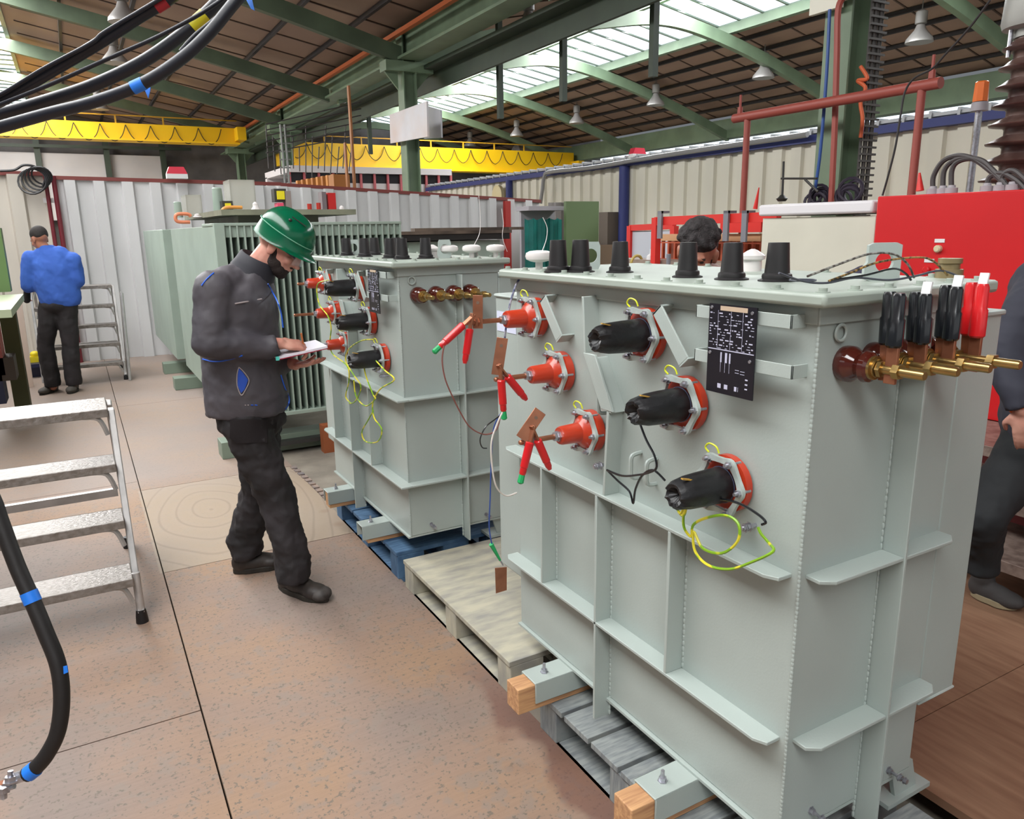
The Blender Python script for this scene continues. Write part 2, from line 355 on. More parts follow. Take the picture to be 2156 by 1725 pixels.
# glazing: sky-lit panes in a mullioned strip
GLZ = mat('rooflight_glazing', (.90, .95, 1.0), .3, emit=1.35)
MUL = mat('rooflight_mullion', (.50, .55, .50), .5)
def glazing(n_, x0, x1, fz, y0, y1, step, nb_extra):
    g = NB(); prism(g, [(x0, y0, fz(x0) + .03), (x1, y0, fz(x1) + .03), (x1, y0, fz(x1) + .04), (x0, y0, fz(x0) + .04)], (0, y1 - y0, 0))
    o_ = struct(obj(n_, g, GLZ, smooth=0)); f_ = NB(); y = y0
    while y < y1:
        prism(f_, [(x0, y, fz(x0) - .0), (x1, y, fz(x1) - .0), (x1, y, fz(x1) + .03), (x0, y, fz(x0) + .03)], (0, .05, 0)); y += step
    for x in nb_extra: box(f_, (x - .04, y0, fz(x) - .06), (x + .04, y1, fz(x) + .03))
    obj('window_frame', f_, MUL, o_, smooth=0)
glazing('window_1', RX - .32, SX, roofz, Y0, Y1, .62, (RX - .28, RX + .32, SX - .02))
b = NB(); box(b, (SX - .1, Y0, SZ - .18), (SX + .04, Y1, SZ + .0)); box(b, (RX - .42, Y0, RZ - .2), (RX - .32, Y1, RZ - .06)); box(b, (VX - .2, Y0, VZ - .62), (VX + .2, Y1, VZ - .1)); struct(obj('trim_7', b, DGREEN, smooth=0))
glazing('window_2', LX - 1.1, -1.88, roofz if 0 else (lambda x: LZ - abs(x - LX) * .18), Y0, Y1, .62, (LX, -1.9))
# lower roof lights beyond the valley girder
glazing('window_3', 22, 26.5, lambda x: 4.50 + (x - 22) * .30, -2, 44, .9, (24, 22.05))
b = NB(); box(b, (21.9, -2, 3.9), (22.1, 44, 4.1)); box(b, (21.9, -2, 4.38), (22.1, 44, 4.5))
for i in range(22): box(b, (21.95, -1 + i * 2, 4.05), (22.05, -.9 + i * 2, 4.4))
struct(obj('trim_10', b, DGREEN, smooth=0))
# ribs of the roof: green arched rafters
def rafter(y, pts, w=.13, d=.24):
    bm = NB(); P = spline(pts, 6)
    for p, q in zip(P, P[1:]): prism(bm, [(p.x, y - w / 2, p.z), (q.x, y - w / 2, q.z), (q.x, y - w / 2, q.z - d), (p.x, y - w / 2, p.z - d)], (0, w, 0))
    return obj('roof_rafter', bm, DGREEN, smooth=60)
rn = ['nearest', 'second', 'third', 'fourth', 'fifth', 'sixth', 'seventh']
for i, y in enumerate((3.15, 7.4, 11.7, 15.9, 20.2, 24.4, 28.6)):
    r = rafter(y, [(4.1, y, 4.55), (5.6, y, 5.05), (8.0, y, 5.55), (9.6, y, 5.75), (11.3, y, 5.5), (13.4, y, 4.95), (15.5, y, 4.25)])
    tag(r, f'green arched roof rafter under the right bay, {rn[i]} counted from the camera', 'roof beam', 'arched rafters of the right bay')
for i, y in enumerate((3.15, 7.4, 11.7, 15.9, 20.2, 24.4)):
    r = rafter(y, [(-5, y, 5.6), (-3, y, 6.0), (-1, y, 5.72), (1.5, y, 5.2), (3.9, y, 4.6)], .13, .26); r.data.materials[0] = mat('dull_green_paint', (.31, .37, .29), .6, var=.15, scale=2)
    tag(r, f'dark green rafter under the left bay, {rn[i]} counted from the camera', 'roof beam', 'rafters of the left bay')
# columns of the middle row with runway girder
def column(y, w, lab, z1=4.9, x=4.0):
    t = thing('steel_column', lab, 'column', (x, y, 0), 'columns of the middle row'); bm = NB()
    box(bm, (x - .12, y - w, 0), (x - .10, y + w, z1)); box(bm, (x + .10, y - w, 0), (x + .12, y + w, z1)); box(bm, (x - .11, y - .012, 0), (x + .11, y + .012, z1))
    obj('column_shaft', bm, DGREEN, t, smooth=0)
    bm = NB(); box(bm, (x - .42, y - w * 1.15, 4.22), (x + .42, y + w * 1.15, 4.38)); prism(bm, [(x - .4, y - .02, 4.22), (x - .17, y - .02, 4.22), (x - .17, y - .02, 3.95)], (0, .04, 0)); prism(bm, [(x + .4, y - .02, 4.22), (x + .15, y - .02, 4.22), (x + .15, y - .02, 3.95)], (0, .04, 0))
    obj('girder_bracket', bm, DGREEN, t, smooth=0); return t
c0 = column(3.12, .115, 'near green steel column behind the white cabinet with cables down its side')
bm = NB(); box(bm, (3.80, 3.05, 3.18), (3.84, 3.32, 3.45)); box(bm, (3.80, 2.93, 3.22), (3.84, 3.04, 3.44)); obj('junction_box', bm, mat('ivory_plastic', (.82, .81, .75), .45), c0, smooth=0)
bm = NB()
for k in range(5): cyl(bm, (4.0 + .03 * k, 2.93 - .015 * (k % 2), 1.6), (4.0 + .03 * k, 2.93, 4.9), .013, n=6)
for k in range(60): box(bm, (3.97, 2.90, 1.7 + k * .05), (4.15, 2.915, 1.715 + k * .05))
obj('cable_bundle', bm, mat('dusty_cable', (.30, .29, .28), .6), c0)
column(11.75, .13, 'green steel column carrying the white sign boards'); column(20.3, .16, 'dark green steel column farther down the middle row'); column(26.5, .2, 'farthest green steel column at the end of the runway girder')
g = thing('runway_girder', 'green crane runway girder with an orange conductor rail along the middle columns', 'crane girder', (4, 12, 4.38))
b = NB(); box(b, (3.80, -4, 4.40), (4.20, 29, 4.44)); box(b, (3.97, -4, 4.44), (4.03, 29, 4.80)); box(b, (3.80, -4, 4.80), (4.20, 29, 4.84)); box(b, (3.95, -4, 4.84), (4.05, 29, 4.89)); obj('girder', b, DGREEN, g, smooth=0)
b = NB(); box(b, (3.68, -4, 4.70), (3.76, 29, 4.765)); obj('conductor_rail', b, mat('orange_rail', (.72, .38, .22), .5), g, smooth=0)
b = NB(); box(b, (4.25, -4, 4.28), (4.55, 29, 4.34)); box(b, (4.5, -4, 4.0), (4.55, 29, 4.3)); obj('walkway_beam', b, DGREEN2, g, smooth=0)
b = NB()
for y in (6.4, 8.3, 10.1, 13.9, 16.2): box(b, (4.85, y, 3.35), (4.93, y + .08, 4.9))
obj('hanger', b, DGREEN2, g, smooth=0)
b = NB(); cyl(b, (5.4, -4, 4.52), (5.4, 22.4, 4.52), .04, n=8); tag(obj('conduit_pipe', b, mat('blue_grey_pipe', (.33, .36, .45), .5)), 'long blue-grey conduit hanging beside the runway girder', 'pipe')
# blue hose and red oxide pipe down the near column
b = NB(); tube(b, [at(0, 3.7, *q) for q in ((1747, 20), (1742, 130), (1735, 230), (1726, 330), (1716, 400))], .012); tag(obj('air_hose', b, mat('blue_hose', (.16, .30, .55), .4)), 'thin blue hose hanging beside the near green column', 'hose')
b = NB(); tube(b, [at(0, 3.72, *q) for q in ((1780, -10), (1765, 20), (1762, 120), (1757, 280), (1750, 425))], .022); tag(obj('riser_pipe', b, mat('oxide_red_pipe', (.58, .28, .24), .5)), 'red-brown riser pipe running down the near green column', 'pipe')
b = NB(); tube(b, [at(0, 3.95, *q) for q in ((1812, 140), (1826, 165), (1806, 170), (1822, 185), (1812, 215), (1816, 250), (1812, 290))], .014); tag(obj('orange_rope', b, mat('orange_cord', (.80, .38, .22), .6)), 'knotted orange cord tied round the near column cables', 'orange_rope')
# sign boards
sg = thing('sign_board', 'pale hanging sign board, blank and blurred, facing the camera on the column', 'sign', (3.5, 11.7, 3.1), 'hanging sign boards')
b = NB(); P = [at(0, 3.75, *q) for q in ((820, 242), (898, 213), (900, 288), (822, 302))]; prism(b, P, (.03, .0, 0)); obj('board', b, mat('sign_white', (.80, .80, .82), .5, rgb2=(.78, .72, .70), scale=1.2), sg, smooth=0)
b = NB(); P = [at(0, 4.35, *q) for q in ((893, 222), (927, 232), (929, 290), (893, 292))]; prism(b, P, (.03, 0, 0)); tag(obj('sign_board', b, mat('sign_grey', (.72, .72, .74), .5), smooth=0), 'grey back sign board half hidden behind the pale one', 'sign', 'hanging sign boards')
# high-bay lamps
def lamp(x, y, z, s, lit, lab, grp):
    t = thing('high_bay_lamp', lab, 'lamp', (x, y, z), grp); bm = NB(); lathe(bm, (x, y, z), (0, 0, 1), [(0, .24 * s), (.06 * s, .23 * s), (.22 * s, .10 * s), (.30 * s, .07 * s)], 16); obj('reflector', bm, mat('spun_aluminium', (.62, .61, .60), .4, .4), t)
    bm = NB(); lathe(bm, (x, y, z + .3 * s), (0, 0, 1), [(0, .055 * s), (.02, .1 * s), (.22 * s, .1 * s), (.26 * s, .03 * s)], 12); cyl(bm, (x, y, z + .5 * s), (x, y, roofz(x) - .02), .01, n=6); obj('ballast_housing', bm, mat('lamp_grey', (.50, .49, .48), .5), t)
    bm = NB(); lathe(bm, (x, y, z + .012), (0, 0, 1), [(0, .225 * s), (.01, .225 * s)], 16); obj('diffuser', bm, mat('lit_lamp', (1, .86, .62), .4, emit=14) if lit else mat('unlit_diffuser', (.72, .74, .76), .3), t)
ws = ['nearest', 'second', 'third', 'fourth', 'fifth', 'sixth']
for i, q in enumerate([(1935, 90), (1607, 165), (1380, 222), (1214, 260), (1088, 287), (990, 308)]):
    p = at(2, 4.78, *q); lamp(p.x, p.y, 4.78, .98, False, f'unlit high bay lamp under the right bay roof, {ws[i]} of its row', 'lamps of the right bay')
for i, q in enumerate([(243, 133), (209, 231), (262, 48)]):
    p = at(2, 4.95, *q); lamp(p.x, p.y, 4.95, 1.0, i < 2, ['glowing high bay lamp above the thick black cables', 'glowing high bay lamp just above the left yellow crane', 'dark high bay lamp at the top left between rafters'][i], 'lamps of the left bay')
for i, q in enumerate([(1113, 66), (935, 152), (812, 205), (724, 240)]):
    p = at(2, 4.55, *q); lamp(p.x, p.y, 4.55, .9, False, f'brown-looking bay lamp right of the runway girder, {ws[i]} of its row', 'lamps beside the girder')
# cranes
def crane(n_, lab, y, x0, x1, z0, z1):
    t = thing('overhead_crane', lab, 'crane', ((x0 + x1) / 2, y, z0), 'yellow overhead cranes'); bm = NB()
    YM = mat('crane_yellow', (.93, .74, .05), .45); box(bm, (x0, y - .2, z0), (x1, y + .2, z1)); box(bm, (x0, y - .32, z0 - .04), (x1, y + .32, z0)); obj('crane_girder', bm, YM, t, smooth=0)
    bm = NB(); k = int((x1 - x0) / .62)
    for i in range(k):
        a = x0 + i * .62; tube(bm, [(a, y - .26, z1 - .05), (a + .12, y - .27, z1 - .34), (a + .31, y - .27, z1 - .48), (a + .5, y - .27, z1 - .34), (a + .62, y - .26, z1 - .05)], .012, 5, 4)
    obj('festoon_cable', bm, mat('festoon_black', (.16, .13, .08), .6), t)
    bm = NB(); bar(bm, (x0, y - .05, z1 + .22), (x1, y - .05, z1 + .22), .03, .03)
    for i in range(int((x1 - x0) / 1.2)): box(bm, (x0 + i * 1.2, y - .07, z1), (x0 + i * 1.2 + .04, y - .03, z1 + .22))
    obj('guard_rail', bm, mat('rail_yellow', (.72, .55, .10), .5), t, smooth=0)
    bm = NB()
    for x in (x0, x1): box(bm, (x - .12, y - .7, z0 + .05), (x + .12, y + .7, z0 + .4))
    obj('end_carriage', bm, YM, t, smooth=0)
YC = 23.5
crane(1, 'yellow crane girder crossing the left bay with looped cables', YC, -7, 3.4, at(1, YC, 300, 296).z, at(1, YC, 300, 263).z)
crane(2, 'yellow crane girder crossing the right bay behind the sign column', YC, 4.75, 15.2, at(1, YC, 900, 358).z, at(1, YC, 900, 311).z)
# far end wall, its white panels and posts
b = NB(); box(b, (-9, 31, 0), (22, 31.1, 6.5)); struct(obj('wall_far', b, mat('far_wall_dark', (.40, .38, .37), .8, var=.2, scale=1.5), smooth=0))
b = NB(); box(b, (-8, 30.6, 2.2), (at(1, 30.6, 340, 340).x, 30.66, at(1, 30.6, 200, 325).z)); struct(obj('trim_8', b, mat('far_white_panel', (.78, .76, .75), .6, var=.08, scale=.6), smooth=0))
b = NB()
for x in (80, 225, 343): p = at(1, 30.4, x, 330); box(b, (p.x - .09, 30.3, 0), (p.x + .09, 30.5, 5.4))
bar(b, (-8, 30.2, at(1, 30.2, 100, 312).z), (3, 30.2, at(1, 30.2, 100, 312).z + .12), .08, .1)
struct(obj('trim_9', b, DGREEN2, smooth=0))
# glazed office behind the partition
of = thing('glazed_office', 'glazed site office with red window bars behind the back partition', 'office', (7, 17.5, 0))
pa, pb = at(1, 17.5, 608, 360), at(1, 17.5, 948, 375)
b = NB(); box(b, (pa.x, 17.5, 0), (pb.x, 20, pa.z - .25)); box(b, (pa.x, 17.4, pb.z + .06), (pb.x, 20, pa.z + .12)); box(b, (pa.x, 19.8, 0), (pb.x, 20, pa.z)); obj('office_wall', b, mat('office_white', (.74, .72, .72), .6), of, smooth=0)
b = NB(); box(b, (pa.x, 17.52, 2.0), (pb.x, 17.54, pb.z + .1)); obj('office_glass', b, mat('office_dark_glass', (.16, .15, .16), .15), of, smooth=0)
b = NB()
for i in range(13): x = pa.x + (pb.x - pa.x) * i / 12; box(b, (x - .025, 17.44, 2.0), (x + .025, 17.50, pb.z + .1))
obj('window_bar', b, mat('pink_red_bar', (.66, .32, .34), .5), of, smooth=0)
# stack of brown boards, upright timbers
for i in range(8):
    xa, xb = 626 + i * 10.5, 636 + i * 10.5; top = 380 - i * 1.9; yd = 13.4 - i * .15
    A, B, = at(1, yd, xa, top), at(1, yd, xb, 404); b = NB(); box(b, (A.x, yd, -.006), (B.x, yd + .12, A.z))
    tag(obj('wood_sheet', b, mat('brown_board%d' % (i % 2), ((.68, .45, .20), (.60, .38, .16))[i % 2], .6), smooth=0), f'brown board standing in the row above the back partition, {["leftmost of the row", "second from the left end", "third from the left end", "fourth from the left end", "fifth from the left end", "third from the brown box", "second from the brown box", "next to the brown box"][i]}', 'board', 'brown boards above the back partition')
A, B = at(1, 11.9, 702, 367), at(1, 11.9, 738, 404); b = NB(); box(b, (A.x, 11.9, -.006), (B.x, 12.2, A.z)); tag(obj('brown_box', b, mat('brown_box_board', (.56, .35, .14), .6), smooth=0), 'large brown wooden box at the right end of the board row', 'box')
for i, (x, y0_, y1_, l) in enumerate(((742, 180, 405, 'tall brown timber post right of the brown box'), (731, 300, 405, 'shorter brown timber post beside the tall one'))):
    A, B = at(1, 11.6, x - 5, y0_), at(1, 11.6, x + 5, y1_); b = NB(); box(b, (A.x, 11.6, -.006), (B.x, 11.68, A.z)); tag(obj('timber_post', b, mat('timber_brown', (.56, .36, .20), .6), smooth=0), l, 'post')
# access scaffold round the second column
b = NB()
for x in (590, 599):
    A = at(1, 14, x, 262); cyl(b, (A.x, 14, 0), (A.x, 14, A.z), .02, n=6)
for i in range(9): A = at(1, 14, 590, 268 + i * 17); B = at(1, 14, 612, 268 + i * 17); cyl(b, A, B, .014, n=5)
tag(obj('wall_ladder', b, mat('grey_tube', (.48, .49, .48), .5, .3)), 'grey tubular ladder standing at the dark column behind the partition', 'ladder')
b = NB()
for k in range(14):
    A = at(1, 15, 560 + k * 14, 265 + (k % 3) * 22); B = at(1, 15, 566 + k * 13, 355 + (k % 4) * 6); cyl(b, A, B, .012, n=5)
for k in range(6): cyl(b, at(1, 15, 560, 262 + k * 12), at(1, 15, 760, 215 + k * 14), .012, n=5)
tag(obj('hanging_tool_cables', b, mat('dark_wire', (.22, .20, .20), .6)), 'tangle of thin dark cables and rods hanging under the right girder', 'cables', kind='stuff')
# clock, elbow pipe, fan unit
b = NB(); p = at(0, XW - .12, 1052, 412); lathe(b, p, (-1, 0, 0), [(0, .21), (.07, .21), (.09, .17)], 24); tag(obj('wall_clock', b, mat('clock_cream', (.86, .80, .62), .5)), 'round cream clock on the cream partition', 'clock')
b = NB(); tube(b, [at(0, XW - .2, *q) for q in ((1138, 428), (1142, 400), (1146, 372), (1160, 362), (1250, 352), (1400, 327), (1700, 283))], .035); tag(obj('elbow_pipe', b, mat('grey_duct', (.60, .60, .60), .45, .3)), 'grey pipe bending up and along the cream partition', 'pipe')
b = NB(); p = at(0, 14.5, 1110, 322); lathe(b, p, (-1, 0, 0), [(0, .3), (.5, .3), (.6, .2)], 14); box(b, (14, p.y + .5, p.z - .2), (14.6, p.y + 1.4, p.z + .1)); tag(obj('heater_fan', b, mat('silver_fan', (.66, .64, .64), .4, .4)), 'round silver heater fan near the right end of the far crane', 'fan')
for x, y, yd, l in ((373, 366, 10.4, 'red warning lamp on the partition above the finned transformer'), (1347, 324, None, 'red warning lamp on top of the cream partition')):
    p = at(1, yd, x, y) if yd else at(0, XW, x, y); t = thing('warning_lamp', l, 'warning lamp', p); b = NB(); prism(b, [(p.x - .13, p.y, p.z), (p.x + .13, p.y, p.z), (p.x + .09, p.y, p.z + .09), (p.x - .09, p.y, p.z + .09)], (0, .12, 0)); obj('lens', b, mat('pinkish_red', (.84, .22, .30), .35), t, smooth=0)
    b = NB(); box(b, (p.x - .13, p.y, p.z - .06), (p.x + .13, p.y + .12, p.z)); obj('lamp_base', b, WHITE, t, smooth=0)
# roof cable coil on the left partition
b = NB()
for k in range(5):
    c_ = at(1, YB - .2, 68 + k * 5, 382 - k * 3); torus(b, c_, (.3, 1, .2 * k - .3), .16 - .012 * k, .012, 18, 5)
tube(b, [at(1, YB - .2, *q) for q in ((0, 360), (30, 358), (50, 348), (75, 352), (95, 372), (90, 392))], .016, 6)
tag(obj('cable_coil', b, mat('black_cable', (.12, .12, .13), .5)), 'bundle of black cable looped over the corner of the partition', 'cable')
b = NB()
for i, (c_) in enumerate(('H17', )): pass
p = at(1, YB - .07, 108, 422); b2 = NB(); box(b2, (p.x - .09, YB - .075, p.z - .03), (p.x + .09, YB - .07, p.z + .03)); b.free()
tag(obj('paper_label', b2, mat('paper_white', (.82, .82, .81), .6), smooth=0), 'small paper label on the white corrugated partition', 'label')

# ================================================================== TRANSFORMERS
LT, WT, ZT, ZB = 1.197, .494, 1.522, .245
def text_lines(bm, o0, ux, uz, nrm, rows, rnd):
    for (u0, v0, u1, v1) in rows:
        a = o0 + ux * u0 + uz * v0; c = o0 + ux * u1 + uz * v1
        prism(bm, [a, o0 + ux * u1 + uz * v0, c, o0 + ux * u0 + uz * v1], nrm * .0006)
def bushing(T, kind, y, z, ox, var=0):
    ax = V((-1, 0, 0)); c = V((ox - .006, y, z)); R_ = .062 if kind == 'o' else .068
    bm = NB()
    if kind == 'o': prof = [(0, R_), (.022, R_), (.026, .054), (.038, .047), (.046, .036), (.054, .0295), (.112, .027), (.118, .024)]
    else: prof = [(0, R_), (.018, R_), (.022, .054), (.026, .036), (.06, .032)]
    lathe(bm, c, ax, prof, 28); part = obj('bushing', bm, ORANGE, T, label='orange resin bushing' if kind == 'o' else 'orange bushing under a black sleeve')
    # scalloped clamp ring
    bm = NB(); n = 48; ring = []
    for rr, x_ in ((.049, .028), (.060, .028), (.060, .037), (.049, .037)):
        row = []
        for k in range(n):
            q = 6.28318 * k / n; s = (math.cos(q * 6) * .5 + .5) ** 1.5; e = R_ / .062; rad = (rr * e + (.012 * s if rr > .05 else .006 * s)); 
            row.append(bm.verts.new(c + V((-x_ - (.004 * s), math.cos(q) * rad, math.sin(q) * rad))))
        ring.append(row)
    for i in range(4):
        for k in range(n): bm.faces.new((ring[i][k], ring[i][(k + 1) % n], ring[(i + 1) % 4][(k + 1) % n], ring[(i + 1) % 4][k]))
    obj('clamp_ring', bm, RING, part, smooth=50)
    for k in range(6):
        bm = NB(); q = 6.28318 * (k + .0) / 6; rad = (.060) * R_ / .062; p = c + V((-.036, math.cos(q) * rad, math.sin(q) * rad)); hexbolt(bm, p, ax, .0085, .012, .008); cyl(bm, p + V((.03, 0, 0)), p, .004, n=8); obj('bolt', bm, ZINC, part)
    bm = NB(); q = c + V((-.03, .01, R_ + .004)); tube(bm, [q, q + V((-.002, .008, .014)), q + V((-.004, .028, .018)), q + V((-.004, .04, .006)), q + V((-.002, .03, -.004))], .0022, 6, 6); obj('earth_wire', bm, YEL, part)
    if kind == 'o':
        L_ = .168 if var == 0 else (.235 if var == 1 else .245)
        bm = NB(); cyl(bm, c + V((-.11, 0, 0)), c + V((-L_, 0, 0)), .0075, n=14); cyl(bm, c + V((-L_, 0, 0)), c + V((-L_ - .004, 0, 0)), .0075, .005, n=14); obj('conductor_rod', bm, COPPER, part)
        bm = NB(); lathe(bm, c + V((-.118, 0, 0)), ax, [(0, .016), (.008, .016), (.008, .013), (.018, .013)], 6); obj('nut', bm, ZINC, part)
    else:
        # black insulating sleeve, rough mouth
        bm = NB(); nseg = 30; prf = [(.020, .041), (.03, .042), (.09, .0405), (.13, .0385), (.160, .033), (.172, .026), (.170, .018), (.160, .012), (.15, .0)]
        rows = []; a_, b_, d_ = frame(ax)
        rnd = random.Random(int(z * 1000)); jit = [rnd.uniform(-.06, .06) for _ in range(nseg)]
        for t_, r_ in prf:
            rows.append([bm.verts.new(c + ax * (t_ + (jit[k] * .06 if .155 < t_ else 0)) + (a_ * math.cos(6.28318 * k / nseg) + b_ * math.sin(6.28318 * k / nseg)) * (max(r_, .0005) * (1 + jit[k] * (.9 if t_ > .15 else .0)))) for k in range(nseg)])
        for i in range(len(rows) - 1):
            for k in range(nseg): bm.faces.new((rows[i][k], rows[i][(k + 1) % nseg], rows[i + 1][(k + 1) % nseg], rows[i + 1][k]))
        bm.faces.new(rows[-1]); obj('black_sleeve', bm, BLK, part)
        bm = NB(); torus(bm, c + V((-.030, 0, 0)), ax, .0418, .0018, 28, 6); obj('sleeve_band', bm, mat('blueish_band', (.25, .27, .36), .4), part)
        bm = NB(); p = c + V((-.135, -.012, .034)); obox(bm, p, (.05, .007, .003), M.Rotation(.25, 3, 'Y')); obj('yellow_tape_strip', bm, mat('mustard_tape', (.68, .53, .22), .5), part)
    return part
def rib(bm, y0, y1, z, x0, dep=.055, t=.009, cham=(1, 1)):
    c = .03
    P = [(x0 + .001, y0, z), (x0 - dep + .015, y0, z) if cham[0] else (x0 - dep, y0, z), (x0 - dep, y0 + c, z) if cham[0] else (x0 - dep, y0, z), (x0 - dep, y1 - c, z) if cham[1] else (x0 - dep, y1, z), (x0 - dep + .015, y1, z) if cham[1] else (x0 - dep, y1, z), (x0 + .001, y1, z)]
    Q = []
    for p in P:
        if not Q or (V(p) - V(Q[-1])).length > 1e-5: Q.append(p)
    prism(bm, Q, (0, 0, -t))
def transformer(ox, oy, near):
    T = thing('power_transformer', 'large grey-green transformer nearest the camera with six side bushings' if near else 'grey-green ribbed transformer beside the man in the green helmet', 'transformer', (ox + .25, oy + .6, .24), 'ribbed grey-green transformers')
    Z = lambda p: (p[0] + ox, p[1] + oy, p[2])
    # tank
    bm = NB(); box(bm, Z((0, 0, ZB)), Z((WT, LT, ZT - .028)))
    obj('tank', bm, GP, T, bevel=.004)
    bm = NB()
    rnd = random.Random(3)
    for s in range(118):
        z = ZB + .006 + s * .0104; ell(bm, Z((0, 0, z)), (.0036 + rnd.uniform(0, .0010),) * 2 + (.0085,), u=7, v=5)
    obj('weld_seam', bm, GP, T)
    bm = NB()
    for x0, y0, x1, y1 in ((-.006, -.006, WT + .03, -.001), (-.006, -.0012, -.001, LT + .03)): box(bm, Z((x0, y0, ZT - .066)), Z((x1, y1, ZT - .028)))
    obj('tank_flange', bm, GP, T, bevel=.002)
    # bottom skirt edge
    bm = NB(); box(bm, Z((-.012, -.0, ZB - .008)), Z((WT, LT, ZB))); obj('bottom_plate', bm, GP, T)
    # lid
    bm = NB(); prism(bm, [Z(q) for q in ((-.0435, -.0435, ZT - .028), (-.0435, LT + .0435, ZT - .028), (WT + .045, LT + .0435, ZT - .028), (WT + .045, -.0435, ZT - .028))], (0, 0, .028)); obj('lid', bm, RUST_LID, T, bevel=.008)
    pos = [(-.022, -.02 + i * .112) for i in range(12)] + [(.07 + i * .105, -.022) for i in range(5)] + [(WT + .02, .1 + i * .15) for i in range(8)]
    for x, y in pos:
        bm = NB(); lathe(bm, Z((x, y, ZT)), (0, 0, 1), [(0, .014), (.002, .014), (.002, .0085), (.009, .0085)], 6 if 0 else 12); obj('lid_bolt', bm, RUST_LID, T)
    # stiffening ribs
    zr = (.917, .513)
    for z in zr:
        bm = NB(); rib(bm, oy + .02 if near else oy - .055, oy + LT + .02, z, ox, cham=(near, 1)); obj('rib', bm, GP, T, bevel=.0015)
    for ya, z0, z1 in ((.962, zr[1], zr[0] - .009), (.664, .185, zr[0] - .009), (.352, zr[1], zr[0] - .009)):
        bm = NB(); box(bm, Z((-.055, ya - .005, z0)), Z((.001, ya + .005, z1))); obj('rib', bm, GP, T, bevel=.0015)
        bm = NB(); rnd = random.Random(int(ya * 99))
        for s in range(int((z1 - z0) / .016)): ell(bm, Z((0, ya - .008, z0 + .01 + s * .016)), (.004, .0035 + rnd.uniform(0, .001), .010), u=6, v=5)
        obj('weld_seam', bm, GP, T)
    bm = NB()
    for (ya, za), (yb, zb_) in (((.748, 1.465), (.735, 1.31)), ((.70, 1.30), (.615, 1.16)), ((.625, 1.17), (.64, zr[0]))):
        w_ = .010 if za != 1.30 else .012
        prism(bm, [Z((-.05, ya, za)), Z((-.05, yb, zb_)), Z((.001, yb, zb_)), Z((.001, ya, za))], (0, -w_, 0))
    prism(bm, [Z((-.052, .735, 1.31)), Z((-.052, .65, 1.165)), Z((-.052, .595, 1.165)), Z((-.052, .68, 1.31))], (.008, 0, 0)); obj('kinked_rib', bm, GP, T, bevel=.0015)
    # diagonal standoff straps and perforated brackets
    for (y0, z0), (y1, z1) in (((.962, 1.445), (.872, 1.335)), ((.435, 1.455), (.335, 1.340))):
        bm = NB(); d = V((0, y1 - y0, z1 - z0)).normalized(); pz = V((0, -d.z, d.y)) * .019
        A, B = V(Z((-.045, y0, z0))), V(Z((-.045, y1, z1)))
        prism(bm, [A + pz, B + pz, B - pz, A - pz], (.005, 0, 0))
        for P in (A, B): prism(bm, [P + pz, P - pz, P - pz + V((.046, 0, 0)), P + pz + V((.046, 0, 0))], d * .005)
        obj('diagonal_strap', bm, GP, T, bevel=.001)
    for z_, ya, yb in ((1.462, .03, .30), (1.362, .02, .30)):
        bm = NB(); box(bm, Z((-.044, ya, z_ - .014)), Z((-.040, yb, z_ + .014))); box(bm, Z((-.044, ya, z_ - .014)), Z((.001, ya + .004, z_ + .014))); box(bm, Z((-.044, yb - .004, z_ - .014)), Z((.001, yb, z_ + .014))); obj('perforated_bracket', bm, GP, T, bevel=.001)
    # nameplate
    npt = None; bm = NB(); y0, y1 = .112, .249
    box(bm, Z((-.052, y0, 1.288)), Z((-.049, y1, 1.484))); npt = obj('nameplate', bm, mat('anodised_black', (.075, .07, .105), .3), T, smooth=0, label='black engraved nameplate')
    bm = NB(); rnd = random.Random(5); o0 = V(Z((-.0521, y1, 1.288))); ux = V((0, -1, 0)); uz = V((0, 0, 1)); N_ = V((-1, 0, 0))
    rows = []
    for r_ in range(14):
        v = .100 + r_ * .0058; u = .004
        while u < .128:
            l_ = rnd.choice((.003, .006, .010, .004)); 
            if rnd.random() < .55: rows.append((u, v, min(u + l_, .132), v + rnd.choice((.0012, .0026))))
            u += l_ + rnd.choice((.003, .006))
    for u in (.028, .066, .1): rows.append((u, .100, u + .0006, .183))
    for u, w_ in ((.040, .004), (.054, .006), (.066, .004)): rows.append((u, .070, u + w_, .092))
    for u in (.041, .054, .067): rows.append((u, .048, u + .0006, .070))
    for v in (.052, .058): rows += [(.085, v, .096, v + .001), (.100, v - .001, .112, v)]
    for u in (.035, .055, .085, .092): rows.append((u, .012, u + rnd.choice((.004, .01)), .022))
    for v in (.02, .03, .04): rows.append((.115, v, .122, v + .003))
    rows.append((.002, .0965, .135, .0985))
    text_lines(bm, o0, ux, uz, N_, rows, rnd); obj('plate_engraving', bm, mat('plate_silver', (.72, .72, .80), .4), npt, smooth=0)
    bm = NB(); text_lines(bm, o0, ux, uz, N_, [(.034, .183, .112, .193)], rnd); obj('plate_sticker', bm, mat('tan_sticker', (.72, .64, .55), .5), npt, smooth=0)
    for u, v in ((.008, .188), (.125, .184), (.008, .088), (.125, .082)):
        bm = NB(); lathe(bm, o0 + ux * u + uz * v, N_, [(0, .004), (.002, .0035)], 10); obj('rivet', bm, ZINC, npt)
    # small studs, hooks
    for y, z in ((.69, .985), (.128, .992)) if near else ((.19, .99), (.60, .99)):
        bm = NB(); cyl(bm, Z((0, y, z)), Z((-.045, y, z)), .005, n=8); hexbolt(bm, Z((-.02, y, z)), (-1, 0, 0), .009, .01); hexbolt(bm, Z((-.034, y, z)), (-1, 0, 0), .008, .008); obj('earth_stud', bm, ZINC, T)
